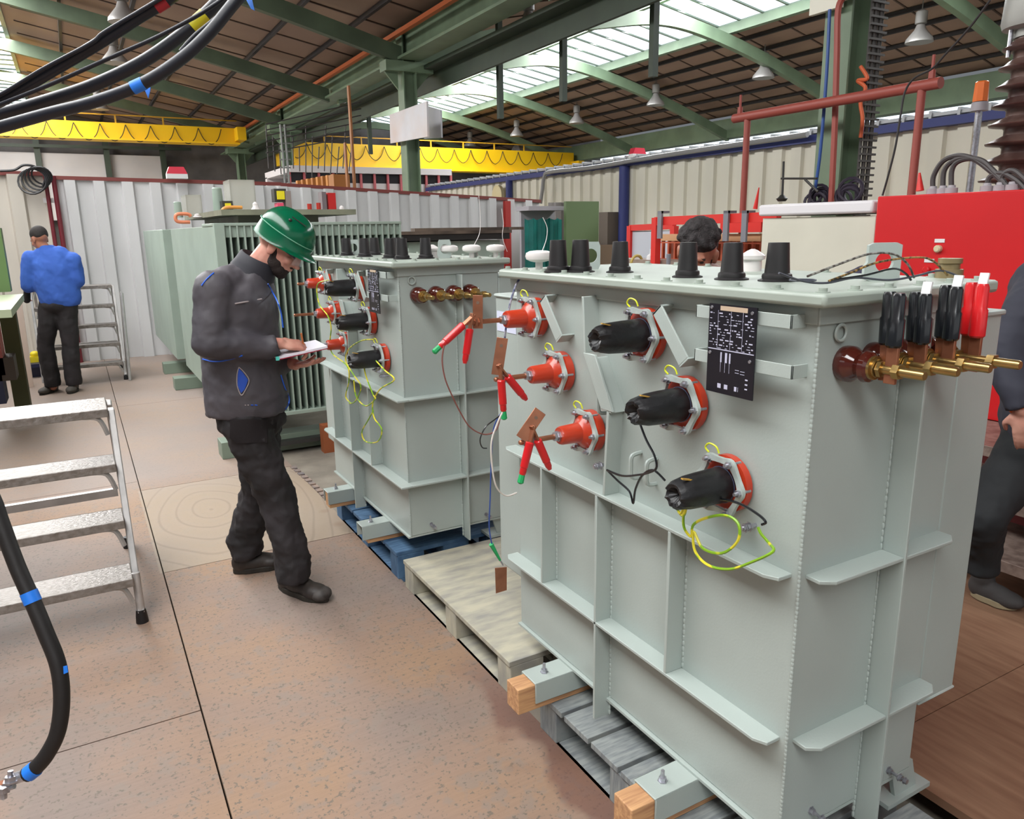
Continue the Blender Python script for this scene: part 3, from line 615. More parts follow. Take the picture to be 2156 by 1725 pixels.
    for y in (.686, .535, .47):
        z = 1.17 if y > .6 else 1.02
        bm = NB(); tube(bm, [Z((0, y, z + .04)), Z((-.03, y, z + .035)), Z((-.034, y, z + .01)), Z((-.03, y, z - .025)), Z((0, y, z - .03))], .006, 6, 4); obj('lashing_hook', bm, GP, T)
    # bushings on the long side
    for k, (y, z) in enumerate(((1.05, 1.378), (.905, 1.226), (.749, 1.075))): bushing(T, 'o', oy + y, z, ox, k)
    for k, (y, z) in enumerate(((.507, 1.383), (.354, 1.232), (.205, 1.072))): bushing(T, 'b', oy + y, z, ox, k)
    # short side: ribs, vertical rib, bushings
    for z in zr:
        bm = NB(); dep = .055
        xs = (.02 if near else .0012, .28, .49)
        P = [Z((xs[0], .001, z)), Z((xs[0], -dep + .02, z)), Z((xs[0] + (.03 if near else 0), -dep, z)), Z((xs[1] - .004, -dep, z)), Z((xs[1] - .004, .001, z))]; prism(bm, P, (0, 0, -.009)); obj('rib', bm, GP, T, bevel=.0015)
        bm = NB(); P = [Z((xs[1] + .004, .001, z)), Z((xs[1] + .004, -dep, z)), Z((xs[2] - .03, -dep, z)), Z((xs[2], -dep + .02, z)), Z((xs[2], .001, z))]; prism(bm, P, (0, 0, -.009)); obj('rib', bm, GP, T, bevel=.0015)
    bm = NB(); box(bm, Z((.276, -.058, .185)), Z((.284, .001, ZT - .066))); obj('rib', bm, GP, T, bevel=.0015)
    bm = NB(); rnd = random.Random(8)
    for s in range(70): ell(bm, Z((.271, 0, .2 + s * .0165)), (.0035 + rnd.uniform(0, .001), .004, .010), u=6, v=5)
    obj('weld_seam', bm, GP, T)
    for k, x in enumerate((.085, .170, .256, .338)):
        bm = NB(); c = Z((x, 0, 1.372)); lathe(bm, c, (0, -1, 0), [(0, .036), (.006, .0375), (.02, .037), (.03, .030), (.037, .024), (.044, .028), (.052, .032), (.062, .030), (.068, .022)], 24); pb_ = obj('low_voltage_bushing', bm, PORC, T, label='brown glazed porcelain bushing with a brass stud')
        bm = NB(); lathe(bm, Z((x, -.066, 1.372)), (0, -1, 0), [(0, .024), (.006, .024), (.006, .019), (.012, .019), (.012, .0095), (.105 + .012 * k, .0095), (.108 + .012 * k, .008)], 20); lathe(bm, Z((x, -.080, 1.372)), (0, -1, 0), [(0, .017), (.009, .017)], 6); lathe(bm, Z((x, -.112 - .012 * k, 1.372)), (0, -1, 0), [(0, .0155), (.014, .0155)], 6); obj('brass_stud', bm, BRASS, pb_)
    for x, z in ((.105, .285), (.40, .275)):
        bm = NB(); cyl(bm, Z((x, 0, z)), Z((x, -.05, z)), .004, n=8); hexbolt(bm, Z((x, -.0, z)), (0, -1, 0), .008, .01); hexbolt(bm, Z((x, -.03, z)), (0, -1, 0), .008, .008); hexbolt(bm, Z((x, -.044, z)), (0, -1, 0), .007, .008); obj('earth_stud', bm, ZINC, T)
    bm = NB(); torus(bm, Z((.06, -.006, 1.437)), (0, 1, 0), .016, .0035, 20, 6); obj('ring_eye', bm, GP, T)
    # rear radiator and left cable box
    bm = NB(); box(bm, Z((WT + .001, .0, .433)), Z((WT + .155, LT + .02, 1.44))); box(bm, Z((WT + .0, -.006, 1.432)), Z((WT + .162, LT + .02, 1.445))); box(bm, Z((WT, -.004, .43)), Z((WT + .158, LT, .438))); obj('rear_radiator', bm, GP, T, bevel=.006)
    bm = NB(); box(bm, Z((.02, LT + .001, .402)), Z((.44, LT + .185, 1.425))); box(bm, Z((.014, LT, 1.418)), Z((.446, LT + .19, 1.43))); obj('end_radiator', bm, GP, T, bevel=.006)
    if near:
        bm = NB(); box(bm, Z((.0185, 1.235, 1.30)), Z((.0195, 1.30, 1.375))); box(bm, Z((.0185, 1.31, 1.30)), Z((.0195, 1.37, 1.37))); obj('paper_label', bm, mat('paper_blueish', (.80, .82, .90), .5), T, smooth=0)
    # skid channels
    for y in (.885, .30):
        bm = NB(); x0 = -.155
        box(bm, Z((x0, y - .045, .232)), Z((.62, y + .045, .238))); box(bm, Z((x0, y - .045, .165)), Z((.62, y - .039, .238))); box(bm, Z((x0, y + .039, .165)), Z((.62, y + .045, .238))); obj('skid_channel', bm, GP, T, bevel=.003)
        bm = NB(); hexbolt(bm, Z((-.095, y, .238)), (0, 0, 1), .010, .012, .02); obj('channel_bolt', bm, ZINC, T)
    bm = NB(); prism(bm, [Z((.44, .015, .245)), Z((.53, .015, .245)), Z((.56, .015, .15)), Z((.47, .015, .15))], (0, .012, 0)); prism(bm, [Z((.42, .05, .245)), Z((.45, .05, .245)), Z((.58, .05, .15)), Z((.55, .05, .15))], (0, .01, 0)); box(bm, Z((.42, .0, .142)), Z((.6, .1, .155))); obj('jacking_bracket', bm, GP, T)
    # lifting lugs
    for x, y, w_, ax_ in ((.33, .10, .075, 1), (.16, 1.0, .06, 1)) if near else ((.30, .16, .06, 0), (.15, 1.05, .06, 1)):
        bm = NB(); a, bb, d = (V((.87, -.49, 0)), V((0, 0, 1)), V((.49, .87, 0))) if ax_ else (V((.95, -.3, 0)), V((0, 0, 1)), V((.3, .95, 0)))
        c = V(Z((x, y, ZT))); n = 24; outer = []; inner = []
        hc = c + bb * .042
        for k in range(n):
            q = 6.28318 * k / n; dx, dz = math.cos(q), math.sin(q); inner.append(hc + a * dx * .021 + bb * dz * .022)
            s = min((w_ * .5 if dx > 0 else w_ * .5) / max(abs(dx), 1e-6), (.043 if dz > 0 else .042) / max(abs(dz), 1e-6)); outer.append(hc + a * dx * s * (1 + (.18 if (dz < 0 and dx < 0) else 0)) + bb * dz * s)
        F_ = [[bm.verts.new(p + d * off) for p in L_] for off in (0, .012) for L_ in (outer, inner)]
        for k in range(n):
            k2 = (k + 1) % n
            bm.faces.new((F_[0][k], F_[0][k2], F_[1][k2], F_[1][k])); bm.faces.new((F_[2][k], F_[3][k], F_[3][k2], F_[2][k2])); bm.faces.new((F_[0][k], F_[2][k], F_[2][k2], F_[0][k2])); bm.faces.new((F_[1][k], F_[1][k2], F_[3][k2], F_[3][k]))
        obj('lifting_lug', bm, GP, T)
    # black caps standing on the lid
    if near: caps = [at(2, ZT, 1175, 573), at(2, ZT, 1222, 573), at(2, ZT, 1305, 574), at(2, ZT, 1447, 584), at(2, ZT, 1540, 589), at(2, ZT, 1635, 592)]
    else: caps = [V(Z(q)) + V((0, 0, 0)) for q in ((.10, 1.02, ZT), (.24, .96, ZT), (.10, .72, ZT), (.27, .70, ZT), (.12, .40, ZT), (.11, .22, ZT), (.22, .20, ZT))]
    for i, c in enumerate(caps):
        bm = NB(); s = (.026, .026, .024, .0235, .025, .026)[i] if near else .026; h = (.094, .094, .088, .088, .088, .088)[i] if near else .094
        lathe(bm, (c.x, c.y, ZT), (0, 0, 1), [(0, s * 1.65), (.003, s * 1.65), (.006, s * 1.3), (.011, s * 1.32), (.016, s * 1.28), (.019, s * 1.1), (h * .6, s * 1.0), (h - .003, s * .92), (h, s * .9), (h, s * .7)], 20); obj('black_cap', bm, BLKC, T, label='black plastic cap on the lid')
    whites = [(at(2, ZT, 1135, 567), 1), (at(2, ZT, 1583, 571), 0)] if near else [(V(Z((.33, .18, ZT))), 2), (V(Z((.42, .12, ZT))), 1), (V(Z((.50, .03, ZT))), 1), (V(Z((.28, .26, ZT))), 0)]
    for c, k in whites:
        bm = NB(); 
        if k: lathe(bm, (c.x, c.y, ZT), (0, 0, 1), [(0, .012), (.022, .012), (.026, .03), (.032, .042), (.042, .045), (.052, .042), (.058, .03), (.060, .01)], 20)
        else: lathe(bm, (c.x, c.y, ZT), (0, 0, 1), [(0, .026), (.03, .026), (.034, .034), (.044, .036), (.048, .03), (.058, .014), (.062, .005)], 16)
        obj('white_insulator', bm, mat('white_glaze', (.84, .82, .81), .25), T, label='white ring insulator on the lid')
    if near:
        bm = NB(); c = at(2, ZT, 1997, 585); lathe(bm, (c.x, c.y, ZT), (0, 0, 1), [(0, .03), (.02, .03), (.02, .022), (.032, .022), (.034, .026), (.045, .026)], 16); obj('filler_cap', bm, mat('dull_brass_cap', (.55, .49, .36), .4, .5), T)
    else:
        bm = NB(); lathe(bm, Z((.46, .18, ZT)), (0, 0, 1), [(0, .02), (.02, .02), (.03, .02)], 12); obj('valve_body', bm, GP, T); bm = NB(); lathe(bm, Z((.46, .18, ZT + .03)), (0, 0, 1), [(0, .026), (.016, .024)], 12); obj('valve_cap', bm, RED, T)
    return T
T1 = transformer(0, 0, True)
T2 = transformer(-.043, 2.152, False)

# ---- copper lug plates clamped on the three rods, and the red kelvin clips
def clipset(c, d1, d2, side, lab, L_=.10, green=True):
    """two red grips from the jaw point c in directions d1, d2"""
    t = thing('test_clip', lab, 'test clip', c, 'red test clips on the copper rods')
    for d, g in ((V(d1).normalized(), green), (V(d2).normalized(), False)):
        bm = NB(); bar(bm, V(c) - d * .012, V(c) + d * .045, .014, .006, (1, .2, 0)); obj('copper_jaw', bm, COPPER, t, bevel=.001)
        bm = NB(); lathe(bm, V(c) + d * .035, d, [(0, .0095), (.003, .012), (L_ * .72, .0115), (L_ * .74, .0098), (L_ * .9, .0095), (L_ * .93, .008), (L_, .006)], 14); gr = obj('grip', bm, RED, t)
        if g: bm = NB(); lathe(bm, V(c) + d * (.035 + L_ - .006), d, [(0, .0085), (.022, .0095), (.026, .005)], 8); obj('green_tape', bm, GRNT, gr)
    return t
def lugplate(p0, p1, w_, lab):
    bm = NB(); p0, p1 = V(p0), V(p1); d = (p1 - p0).normalized(); s = d.cross(V((.5, .85, .05))).normalized() * w_ / 2; k = V((.5, .85, 0)).normalized() * .005
    prism(bm, [p0 - s, p1 - s, p1 + s, p0 + s], k); m_ = p1 - d * .022
    o_ = obj('copper_plate', bm, COPPER, None, bevel=.0008); tag(o_, lab, 'copper plate', 'copper plates on the rods')
    b_ = NB(); lathe(b_, m_ - k * .2, -k, [(0, .005), (.0006, .005)], 10); obj('plate_hole', b_, mat('hole_dark', (.45, .36, .30), .6), o_)
    return o_
rods = []
for (y, z, L_) in ((1.05, 1.378, .168), (.905, 1.226, .235), (.749, 1.075, .245)): rods.append(V((-.006 - L_, y, z)))
# the plate and clip on the top rod extension
e = at(1, 1.05, 1000, 680)
bm = NB(); cyl(bm, (rods[0].x + .004, 1.05, 1.378), (e.x - .03, 1.05, 1.378), .0075, n=12); hexbolt(bm, (e.x + .012, 1.05, 1.378), (-1, 0, 0), .012, .014); tag(obj('rod_extension', bm, COPPER), 'copper rod end with nut on the topmost orange bushing', 'rod')
pz = lambda X, x, y: at(1, X, x, y)
lugplate(pz(1.045, 1006, 692), pz(1.045, 1006, 622), .030, 'upright copper plate on the rod of the topmost orange bushing')
clipset(pz(1.03, 993, 668), pz(1.03, 935, 722) - pz(1.03, 993, 668), V((-.02, 0, -.1)), 0, 'red clip hanging left with green tape, on the topmost rod', .105)
lugplate(pz(.895, 1046, 790), pz(.895, 1058, 712), .032, 'tilted copper plate on the rod of the middle orange bushing')
clipset(pz(.885, 1053, 775), pz(.885, 1059, 850) - pz(.885, 1053, 775), pz(.885, 1115, 850) - pz(.885, 1053, 775), 0, 'red clip hanging straight down from the middle rod', .10)
lugplate(pz(.74, 1098, 925), pz(.74, 1138, 866), .036, 'copper plate leaning on the rod of the lowest orange bushing')
clipset(pz(.73, 1122, 905), pz(.73, 1097, 1010) - pz(.73, 1122, 905), pz(.73, 1165, 1005) - pz(.73, 1122, 905), 0, 'red clip spread in a V below the lowest rod', .10)
for (y, z, r_) in ((.905, 1.226, rods[1]), (.749, 1.075, rods[2])):
    bm = NB(); hexbolt(bm, r_ + V((.045, 0, 0)), (-1, 0, 0), .013, .015); hexbolt(bm, r_ + V((.02, 0, 0)), (-1, 0, 0), .012, .012)
    tag(obj('rod_nut', bm, ZINC), 'zinc nuts clamping the copper plate, on the %s rod' % ('middle' if z > 1.2 else 'lowest'), 'nut')
# ---- clips on the brass studs
def stick(k, x, y, zt, m_, lab, tilt, wtape):
    c = V((x, y, 1.372)); t = thing('stud_clip', lab, 'test clip', c, 'clips on the brass studs')
    for s in (0, 1):
        off = V((.020 * s, .026 * s, 0)); b0 = c + off; up = V((tilt, .05 * s, 1)).normalized()
        bm = NB(); bar(bm, b0 - up * .026, b0 + up * .050, .024, .008, (1, 0, 0)); obj('copper_jaw', bm, COPPER, t, bevel=.001)
        bm = NB(); h_ = zt - c.z; lathe(bm, b0 + up * .045, up, [(0, .0125), (.004, .0158), (h_ * .46, .0155), (h_ * .49, .0132), (h_ * .84, .0128), (h_ * .90, .010)], 14); obj('grip', bm, m_, t)
        if s == 0 and wtape: bm = NB(); obox(bm, b0 + up * (.045 + h_ * .84 + .012), (.004, .018, .034), M.Rotation(.2, 3, 'Y')); obj('white_tag', bm, WHITE, t)
stick(0, .085, -.105, 1.487, BLKG, 'black clip on the brass stud nearest the tank corner', .02, False)
stick(1, .170, -.108, 1.482, BLKG, 'black clip with a white tag on the second brass stud', -.03, True)
stick(2, .256, -.112, 1.492, BLKG, 'black clip on the third brass stud, beside the red one', .02, True)
stick(3, .338, -.118, 1.494, RED, 'red clip on the brass stud farthest from the tank corner', .0, True)

# ---- wires
def wire(name, lab, pts, r, m_, grp=None, cat='wire', n=6):
    bm = NB(); tube(bm, pts, r, n, 6); return tag(obj(name, bm, m_), lab, cat, grp)
YGM = mat('yellow_green_wire', (.86, .82, .20), .4, rgb2=(.50, .68, .12), scale=22, detail=0, lo=.48, hi=.52)
X1 = -.10
wire('earth_lead', 'yellow-green wire looping below the lowest black sleeve', [at(0, X1, *q) for q in ((1412, 1022), (1425, 1070), (1440, 1085), (1448, 1045), (1440, 1075), (1440, 1110))] + [at(0, X1 + .01, *q) for q in ((1455, 1130), (1460, 1105), (1490, 1090), (1530, 1086), (1555, 1105), (1553, 1140), (1520, 1165), (1480, 1155), (1461, 1120), (1463, 1160), (1490, 1190), (1535, 1199), (1580, 1185), (1627, 1162))] + [at(0, -.04, *q) for q in ((1620, 1145), (1603, 1125), (1596, 1110))], .0034, YGM, 'yellow-green wires')
wire('earth_lead', 'short yellow-green loop inside the mouth of the lowest black sleeve', [at(0, X1 - .03, *q) for q in ((1408, 1020), (1418, 1050), (1432, 1082), (1442, 1060), (1446, 1040))], .003, YGM, 'yellow-green wires')
wire('black_lead', 'black wire arching from the lowest sleeve to the stud', [at(0, -.07, *q) for q in ((1450, 1070), (1480, 1056), (1520, 1052), (1560, 1062), (1598, 1085), (1612, 1100), (1604, 1105))], .003, BLKG, 'thin black wires')
wire('black_lead', 'black wire hanging from the middle sleeve past the kinked rib', [at(0, -.10, *q) for q in ((1346, 888), (1360, 925), (1378, 960), (1382, 985), (1368, 995), (1345, 1000), (1310, 1002), (1278, 990))], .003, BLKG, 'thin black wires')
wire('black_lead', 'black wire sagging to a point above the upper rib', [at(0, -.09, *q) for q in ((1278, 990), (1300, 1012), (1325, 1035), (1333, 1060), (1338, 1030), (1352, 1002), (1375, 990), (1400, 1012))], .003, BLKG, 'thin black wires')
wire('test_lead', 'brown lead curving down from the left red clip', [at(1, 1.0, *q) for q in ((935, 728), (931, 760), (938, 800), (955, 840), (970, 870), (990, 900), (1020, 915), (1045, 905), (1055, 870))], .0022, mat('brown_lead', (.50, .30, .27), .5), 'test leads')
wire('test_lead', 'white lead sagging to the lowest clip', [at(1, .85, *q) for q in ((1058, 868), (1048, 890), (1035, 930), (1036, 980), (1045, 1025), (1065, 1044), (1088, 1038))], .0026, mat('white_lead', (.80, .78, .75), .5), 'test leads')
wire('test_lead', 'blue lead hanging down to the green clip above the pallet', [at(1, 1.08, *q) for q in ((1056, 868), (1040, 900), (1035, 960), (1032, 1050), (1030, 1110), (1036, 1148))], .0022, mat('blue_lead', (.16, .28, .55), .5), 'test leads')
wire('test_lead', 'twisted black and blue lead curving off the lid corner', [at(1, 1.15, *q) for q in ((1230, 569), (1160, 567), (1115, 572), (1092, 590), (1078, 625), (1070, 660), (1064, 700), (1060, 740))], .0034, mat('blue_black_lead', (.20, .25, .42), .5, rgb2=(.6, .6, .65), scale=90, detail=0), 'test leads')
wire('test_lead', 'black curl of lead beside the middle clip', [at(1, 1.0, *q) for q in ((1058, 872), (1040, 885), (1022, 900), (1011, 925), (1015, 942), (1025, 944))], .002, BLKG, 'test leads')
gc = thing('green_clip', 'small green crocodile clip hanging above the pallet', 'clip', at(1, 1.08, 1040, 1160)); bm = NB(); P0, P1 = at(1, 1.08, 1034, 1146), at(1, 1.08, 1053, 1180); cyl(bm, P0, P1, .008, .004); obj('clip_sleeve', bm, GRNT, gc)
bm = NB(); bar(bm, P1, P1 + (P1 - P0) * .3, .008, .004); obj('clip_jaw', bm, ZINC, gc)
bm = NB(); P = [at(1, 1.08, *q) for q in ((1042, 1197), (1067, 1195), (1067, 1243), (1044, 1250))]; prism(bm, P, (.002, .004, 0)); tag(obj('copper_tab', bm, COPPER, smooth=0), 'copper tab hanging from the green clip', 'copper tab')
for i, (pts, l) in enumerate((((( 1008, 412), (1011, 450), (1010, 490), (996, 520), (988, 538)), 'thin white string rising from the ring insulator of the far transformer'), (((1056, 440), (1060, 470), (1058, 500), (1068, 530)), 'thin white string left of the red post'), (((1143, 458), (1152, 480), (1150, 505), (1142, 528)), 'thin white string in front of the teal curtain'))):
    wire('white_string', l, [at(1, (2.3, 2.3, 1.3)[i], *q) for q in pts], .0014, mat('white_glaze', (.84, .82, .81), .25), 'white strings')
# leads over the lid near corner
for pts, l, m_ in ((((1700, 582), (1770, 555), (1830, 535), (1880, 535), (1910, 555), (1925, 585)), 'grey twisted lead arching over the near lifting lug', mat('grey_lead', (.55, .55, .52), .5, rgb2=(.25, .22, .2), scale=120, detail=0)),
                   (((1745, 592), (1790, 575), (1850, 552), (1930, 542), (1965, 550), (1995, 580)), 'mustard twisted lead crossing the near lid corner', mat('mustard_lead', (.66, .52, .27), .5, rgb2=(.2, .16, .1), scale=120, detail=0)),
                   (((1750, 590), (1820, 580), (1880, 566), (1905, 575), (1918, 590)), 'black lead lying on the near lid corner', BLKG),
                   (((1640, 575), (1690, 592), (1740, 596), (1800, 585), (1870, 590), (1925, 582), (1980, 570), (2024, 585)), 'dark lead snaking along the lid to the red clip', mat('dark_lead', (.25, .26, .30), .5))):
    P = [at(1, .02, *q) for q in pts]; P = [V((p.x, p.y, max(p.z, ZT + .004))) for p in P]; wire('test_lead', l, P, .0024, m_, 'leads on the lid')
bm = NB(); torus(bm, at(2, ZT + .006, 1690, 590), (0, 0, 1), .028, .002, 24, 5); tag(obj('lead_coil', bm, mat('dark_lead', (.25, .26, .30), .5)), 'thin lead lying in a loop on the near lid beside the last black cap', 'wire')
# yellow-green wires on the far transformer
for i, (pts, l) in enumerate(((((690, 590), (668, 600), (672, 640), (690, 665), (697, 690), (695, 720), (700, 745), (730, 770), (735, 800), (728, 835), (740, 850)), 'yellow-green wire threading down the left bushings of the far transformer'),
    (((785, 715), (760, 718), (735, 735), (728, 760), (745, 790), (760, 815), (748, 845), (735, 850)), 'yellow-green wire bowing from the lowest sleeve of the far transformer'),
    (((792, 760), (810, 780), (830, 800), (800, 820), (785, 850), (788, 880), (804, 905), (795, 930), (770, 930), (762, 910), (775, 885), (786, 865)), 'yellow-green wire ending in the lowest hanging loop of the far transformer'),
    (((765, 760), (770, 790), (785, 830), (790, 840), (770, 855), (750, 835), (745, 800)), 'yellow-green wire looped in the middle of the far transformer side'))):
    wire('earth_lead', l, [at(0, -.15, *q) for q in pts], .0032, YGM, 'yellow-green wires of the far transformer')

# ---- pallets and timbers
def pallet(y0, y1, col, lab, x0=-.09, x1=.55, top=.14, sheet=False):
    t = thing('pallet', lab, 'pallet', ((x0 + x1) / 2, (y0 + y1) / 2, -.02), 'pallets under the transformers')
    pm = mat('pallet_' + col[0], col[1], .75, rgb2=col[2], scale=2 if sheet else 4, stretch=(3, 10, 3) if sheet else (3, 22, 3), bump=.03, bscale=40, lo=.2 if sheet else .35)
    n = 1 if sheet else 6; w = (y1 - y0) / (n + .0)
    if sheet: bm = NB(); box(bm, (x0, y0, top - .02), (x1, y1, top)); obj('deck_board', bm, pm, t, smooth=0, bevel=.002)
    else:
        for i in range(n): bm = NB(); box(bm, (x0, y0 + i * w + (.008 if i else 0), top - .02), (x1, y0 + (i + 1) * w - .008, top)); obj('deck_board', bm, pm, t, smooth=0, bevel=.002)
    for j in (0, 1, 2):
        yy = y0 + (y1 - y0 - .1) * j / 2
        for k in (0, 1, 2): xx = x0 + .005 + (x1 - x0 - .15) * k / 2; bm = NB(); box(bm, (xx, yy, .0), (xx + .14, yy + .1, top - .02)); obj('pallet_block', bm, pm, t, smooth=0, bevel=.003)
    for k in (0, 1, 2): xx = x0 + .005 + (x1 - x0 - .11) * k / 2; bm = NB(); box(bm, (xx, y0, -.02), (xx + .1, y1, .0)); obj('bottom_board', bm, pm, t, smooth=0, bevel=.002)
GC = ('grey', (.56, .58, .57), (.44, .46, .47)); BC = ('blue', (.33, .46, .58), (.22, .34, .47))
pallet(2.24, 3.24, BC, 'worn blue pallet under the transformer beside the helmeted man')
pallet(1.13, 2.15, ('sheet', (.70, .68, .60), (.50, .50, .49)), 'pale sheeted pallet lying empty between the two ribbed transformers', sheet=True)
pallet(.05, .93, GC, 'grey wooden pallet under the nearest transformer', top=.14)
pallet(-.85, -.0, GC, 'grey pallet at the lower right edge under the tank corner', x1=.50)
WD = mat('fresh_timber', (.80, .62, .44), .65, rgb2=(.66, .48, .34), scale=6, stretch=(1, 14, 14), bump=.05)
def timber(y, oy, x0, lab):
    bm = NB(); box(bm, (x0, y - .037, .142), (.62, y + .037, .231)); tag(obj('timber_beam', bm, WD, smooth=0, bevel=.003), lab, 'timber', 'timber beams under the skid channels')
timber(.885, 0, -.215, 'square timber end sticking out beside the pallet corner, middle of picture')
timber(.30, 0, -.225, 'nearest square timber end at the bottom of the picture')
timber(2.152 + .885, 0, -.19, 'brown timber under the rear skid of the transformer beside the man')
timber(2.152 + .30, 0, -.17, 'timber under the front skid of the transformer beside the man')
bm = NB(); p = at(2, 0, 683, 950); box(bm, (p.x, p.y, -.02), (p.x + .09, p.y + .09, .20)); tag(obj('timber_block', bm, mat('red_brown_block', (.58, .32, .18), .6), smooth=0), 'red-brown timber block standing behind the left end of the far ribbed transformer', 'timber')

# ---- finned transformer in the background (T3)
T3 = thing('power_transformer', 'big grey-green transformer with cooling fins behind the man', 'transformer', (.5, 6.6, .0))
FB = .33; YN = at(2, FB, 640, 862).y; FL = at(1, YN, 452, 470); FRt = at(1, YN, 843, 480); FT = FL.z
n = 29; x0 = FL.x; x1 = FRt.x
for i in range(n):
    x = x0 + (x1 - x0) * i / (n - 1); bm = NB(); dep = .5 if i else at(0, x0, 374, 600).y - YN
    box(bm, (x - .006, YN, FB), (x + .006, YN + dep, FT - .02)); obj('cooling_fin', bm, GP2, T3, bevel=.002)
bm = NB(); box(bm, (x0 - .01, YN + .0, FT - .02), (x1 + .01, YN + .55, FT)); box(bm, (x0, YN + .02, FT - .10), (x1, YN + .5, FT - .02)); box(bm, (x0 - .01, YN - .01, FB - .03), (x1 + .01, YN + .5, FB)); box(bm, (x0 - .01, YN - .01, FB), (x0 + .06, YN + .06, FT)); obj('fin_header', bm, GP2, T3, bevel=.003)
bm = NB(); box(bm, (x0 + 1.0, YN + .5, .14), (x1 - .05, YN + 3.2, FT - .05)); obj('tank', bm, GP2, T3, bevel=.004)
bm = NB(); q = at(0, x0 + .0, 305, 480); ya_ = at(0, x0 - .04, 355, 600).y; yb_ = at(0, x0 - .04, 305, 520).y; box(bm, (x0 - .04, ya_, FB + .0), (x0 + .15, yb_, FT - .02)); obj('side_radiator', bm, GP2, T3, bevel=.004)
bm = NB(); box(bm, (x0 + .1, YN + .3, FT + .06), (x1 - .25, YN + 2.4, FT + .10)); box(bm, (x0 + .25, YN + .5, FT - .05), (x1 - .5, YN + 2.2, FT + .06)); obj('lid', bm, mat('olive_lid', (.52, .52, .44), .5, var=.15, scale=6), T3)
for y in (YN + .1, at(2, .06, 350, 770).y - .3, at(2, .06, 380, 800).y - .3):
    bm = NB(); box(bm, (x0 - .10, y, .0), (x1, y + .18, .13)); obj('skid', bm, mat('skid_green', (.46, .52, .46), .5), T3, bevel=.004)
bm = NB(); box(bm, (x0 + .3, YN + .02, .06), (x1, YN + .22, .09)); cyl(bm, (x0 + 1, YN + .1, .05), (x0 + 1, YN + .13, .05), .05); obj('wheel_bar', bm, STEEL, T3)
def up3(x, y0_, y1_, r_, m_, lab, cat, yd=6.3, n_=12, nm=None, top=1.0):
    A, B = at(1, yd, x, y0_), at(1, yd, x, y1_); bm = NB(); lathe(bm, (A.x, yd, B.z), (0, 0, 1), [(0, r_), ((A.z - B.z) * .96, r_ * top), (A.z - B.z, r_ * top * .8)], n_); return tag(obj(nm or cat.replace(' ', '_'), bm, m_), lab, cat)
up3(373, 425, 458, .035, GP2, 'small green-grey pipe stub at the left end of the finned transformer', 'pipe stub', top=.85)
up3(456, 395, 452, .048, GP2, 'taller green-grey pipe stub on the finned transformer', 'pipe stub', top=.85)
ACR = mat('clear_acrylic', (.80, .80, .76), .15, alpha=.45)
for (xa, xb, ya, yb), l in (((390, 428, 410, 455), 'small clear acrylic cover on the finned transformer'), ((482, 541, 378, 442), 'large clear acrylic cover on the finned transformer')):
    A, B = at(1, 6.2, xa, ya), at(1, 6.2, xb, yb); bm = NB(); t_ = .012; C_ = V((B.x, 6.6, 0))
    for lo, hi in (((A.x, 6.2, B.z), (B.x, 6.2 + t_, A.z)), ((A.x, 6.5, B.z), (B.x, 6.5 + t_, A.z)), ((A.x, 6.2, B.z), (A.x + t_, 6.5, A.z)), ((B.x - t_, 6.2, B.z), (B.x, 6.5, A.z)), ((A.x, 6.2, A.z - t_), (B.x, 6.5, A.z))): box(bm, lo, hi)
    tag(obj('acrylic_cover', bm, ACR, smooth=0), l, 'cover')
for (xa, ya, yb, r_), l in (((415, 450, 460, .04), 'white insulator in front of the small acrylic cover'), ((537, 425, 448, .04), 'white insulator beside the large acrylic cover'), ((719, 433, 452, .035), 'white insulator right of the red box on the fin transformer lid')):
    A, B = at(1, 6.0, xa, ya), at(1, 6.0, xa, yb); bm = NB(); h_ = A.z - B.z; lathe(bm, (A.x, 6.0, B.z), (0, 0, 1), [(0, r_ * .7), (h_ * .3, r_), (h_ * .55, r_ * .6), (h_ * .8, r_ * .6), (h_, r_ * .2)], 12); tag(obj('white_insulator', bm, mat('white_glaze', (.84, .82, .81), .25)), l, 'insulator', 'white insulators on the finned transformer')
for (xa, xb, ya, yb), m_, l, nm, cat in (((583, 600, 402, 420), mat('yellow_sign', (.90, .84, .12), .5), 'yellow square warning sign with dark frame above the helmet', 'warning_sign', 'sign'), ((474, 487, 428, 438), mat('yellow_sign', (.90, .84, .12), .5), 'small yellow sign left of the large acrylic cover', 'warning_sign', 'sign'),
    ((600, 615, 402, 440), mat('grey_meter', (.55, .50, .48), .5), 'grey relay box beside the yellow sign above the helmet', 'relay_box', 'box'), ((584, 598, 427, 440), mat('pink_cap', (.86, .30, .42), .5), 'pink cap just above the green helmet', 'pink_plug', 'plug'),
    ((690, 709, 406, 449), mat('red_box_paint', (.74, .12, .11), .5), 'tall narrow red box on the lid of the finned transformer', 'red_relay_box', 'box'), ((677, 689, 404, 445), mat('grey_gauge', (.45, .41, .42), .5), 'grey gauge standing left of the tall red box', 'gauge', 'gauge')):
    A, B = at(1, 6.1, xa, ya), at(1, 6.1, xb, yb); bm = NB(); box(bm, (A.x, 6.1, B.z), (B.x, 6.22, A.z)); o_ = tag(obj(nm, bm, m_, smooth=0), l, cat)
    if 'sign' in nm: bm = NB(); e_ = .02; box(bm, (A.x - e_, 6.12, B.z - e_), (B.x + e_, 6.24, A.z + e_)); obj('sign_frame', bm, STEEL, o_, smooth=0)
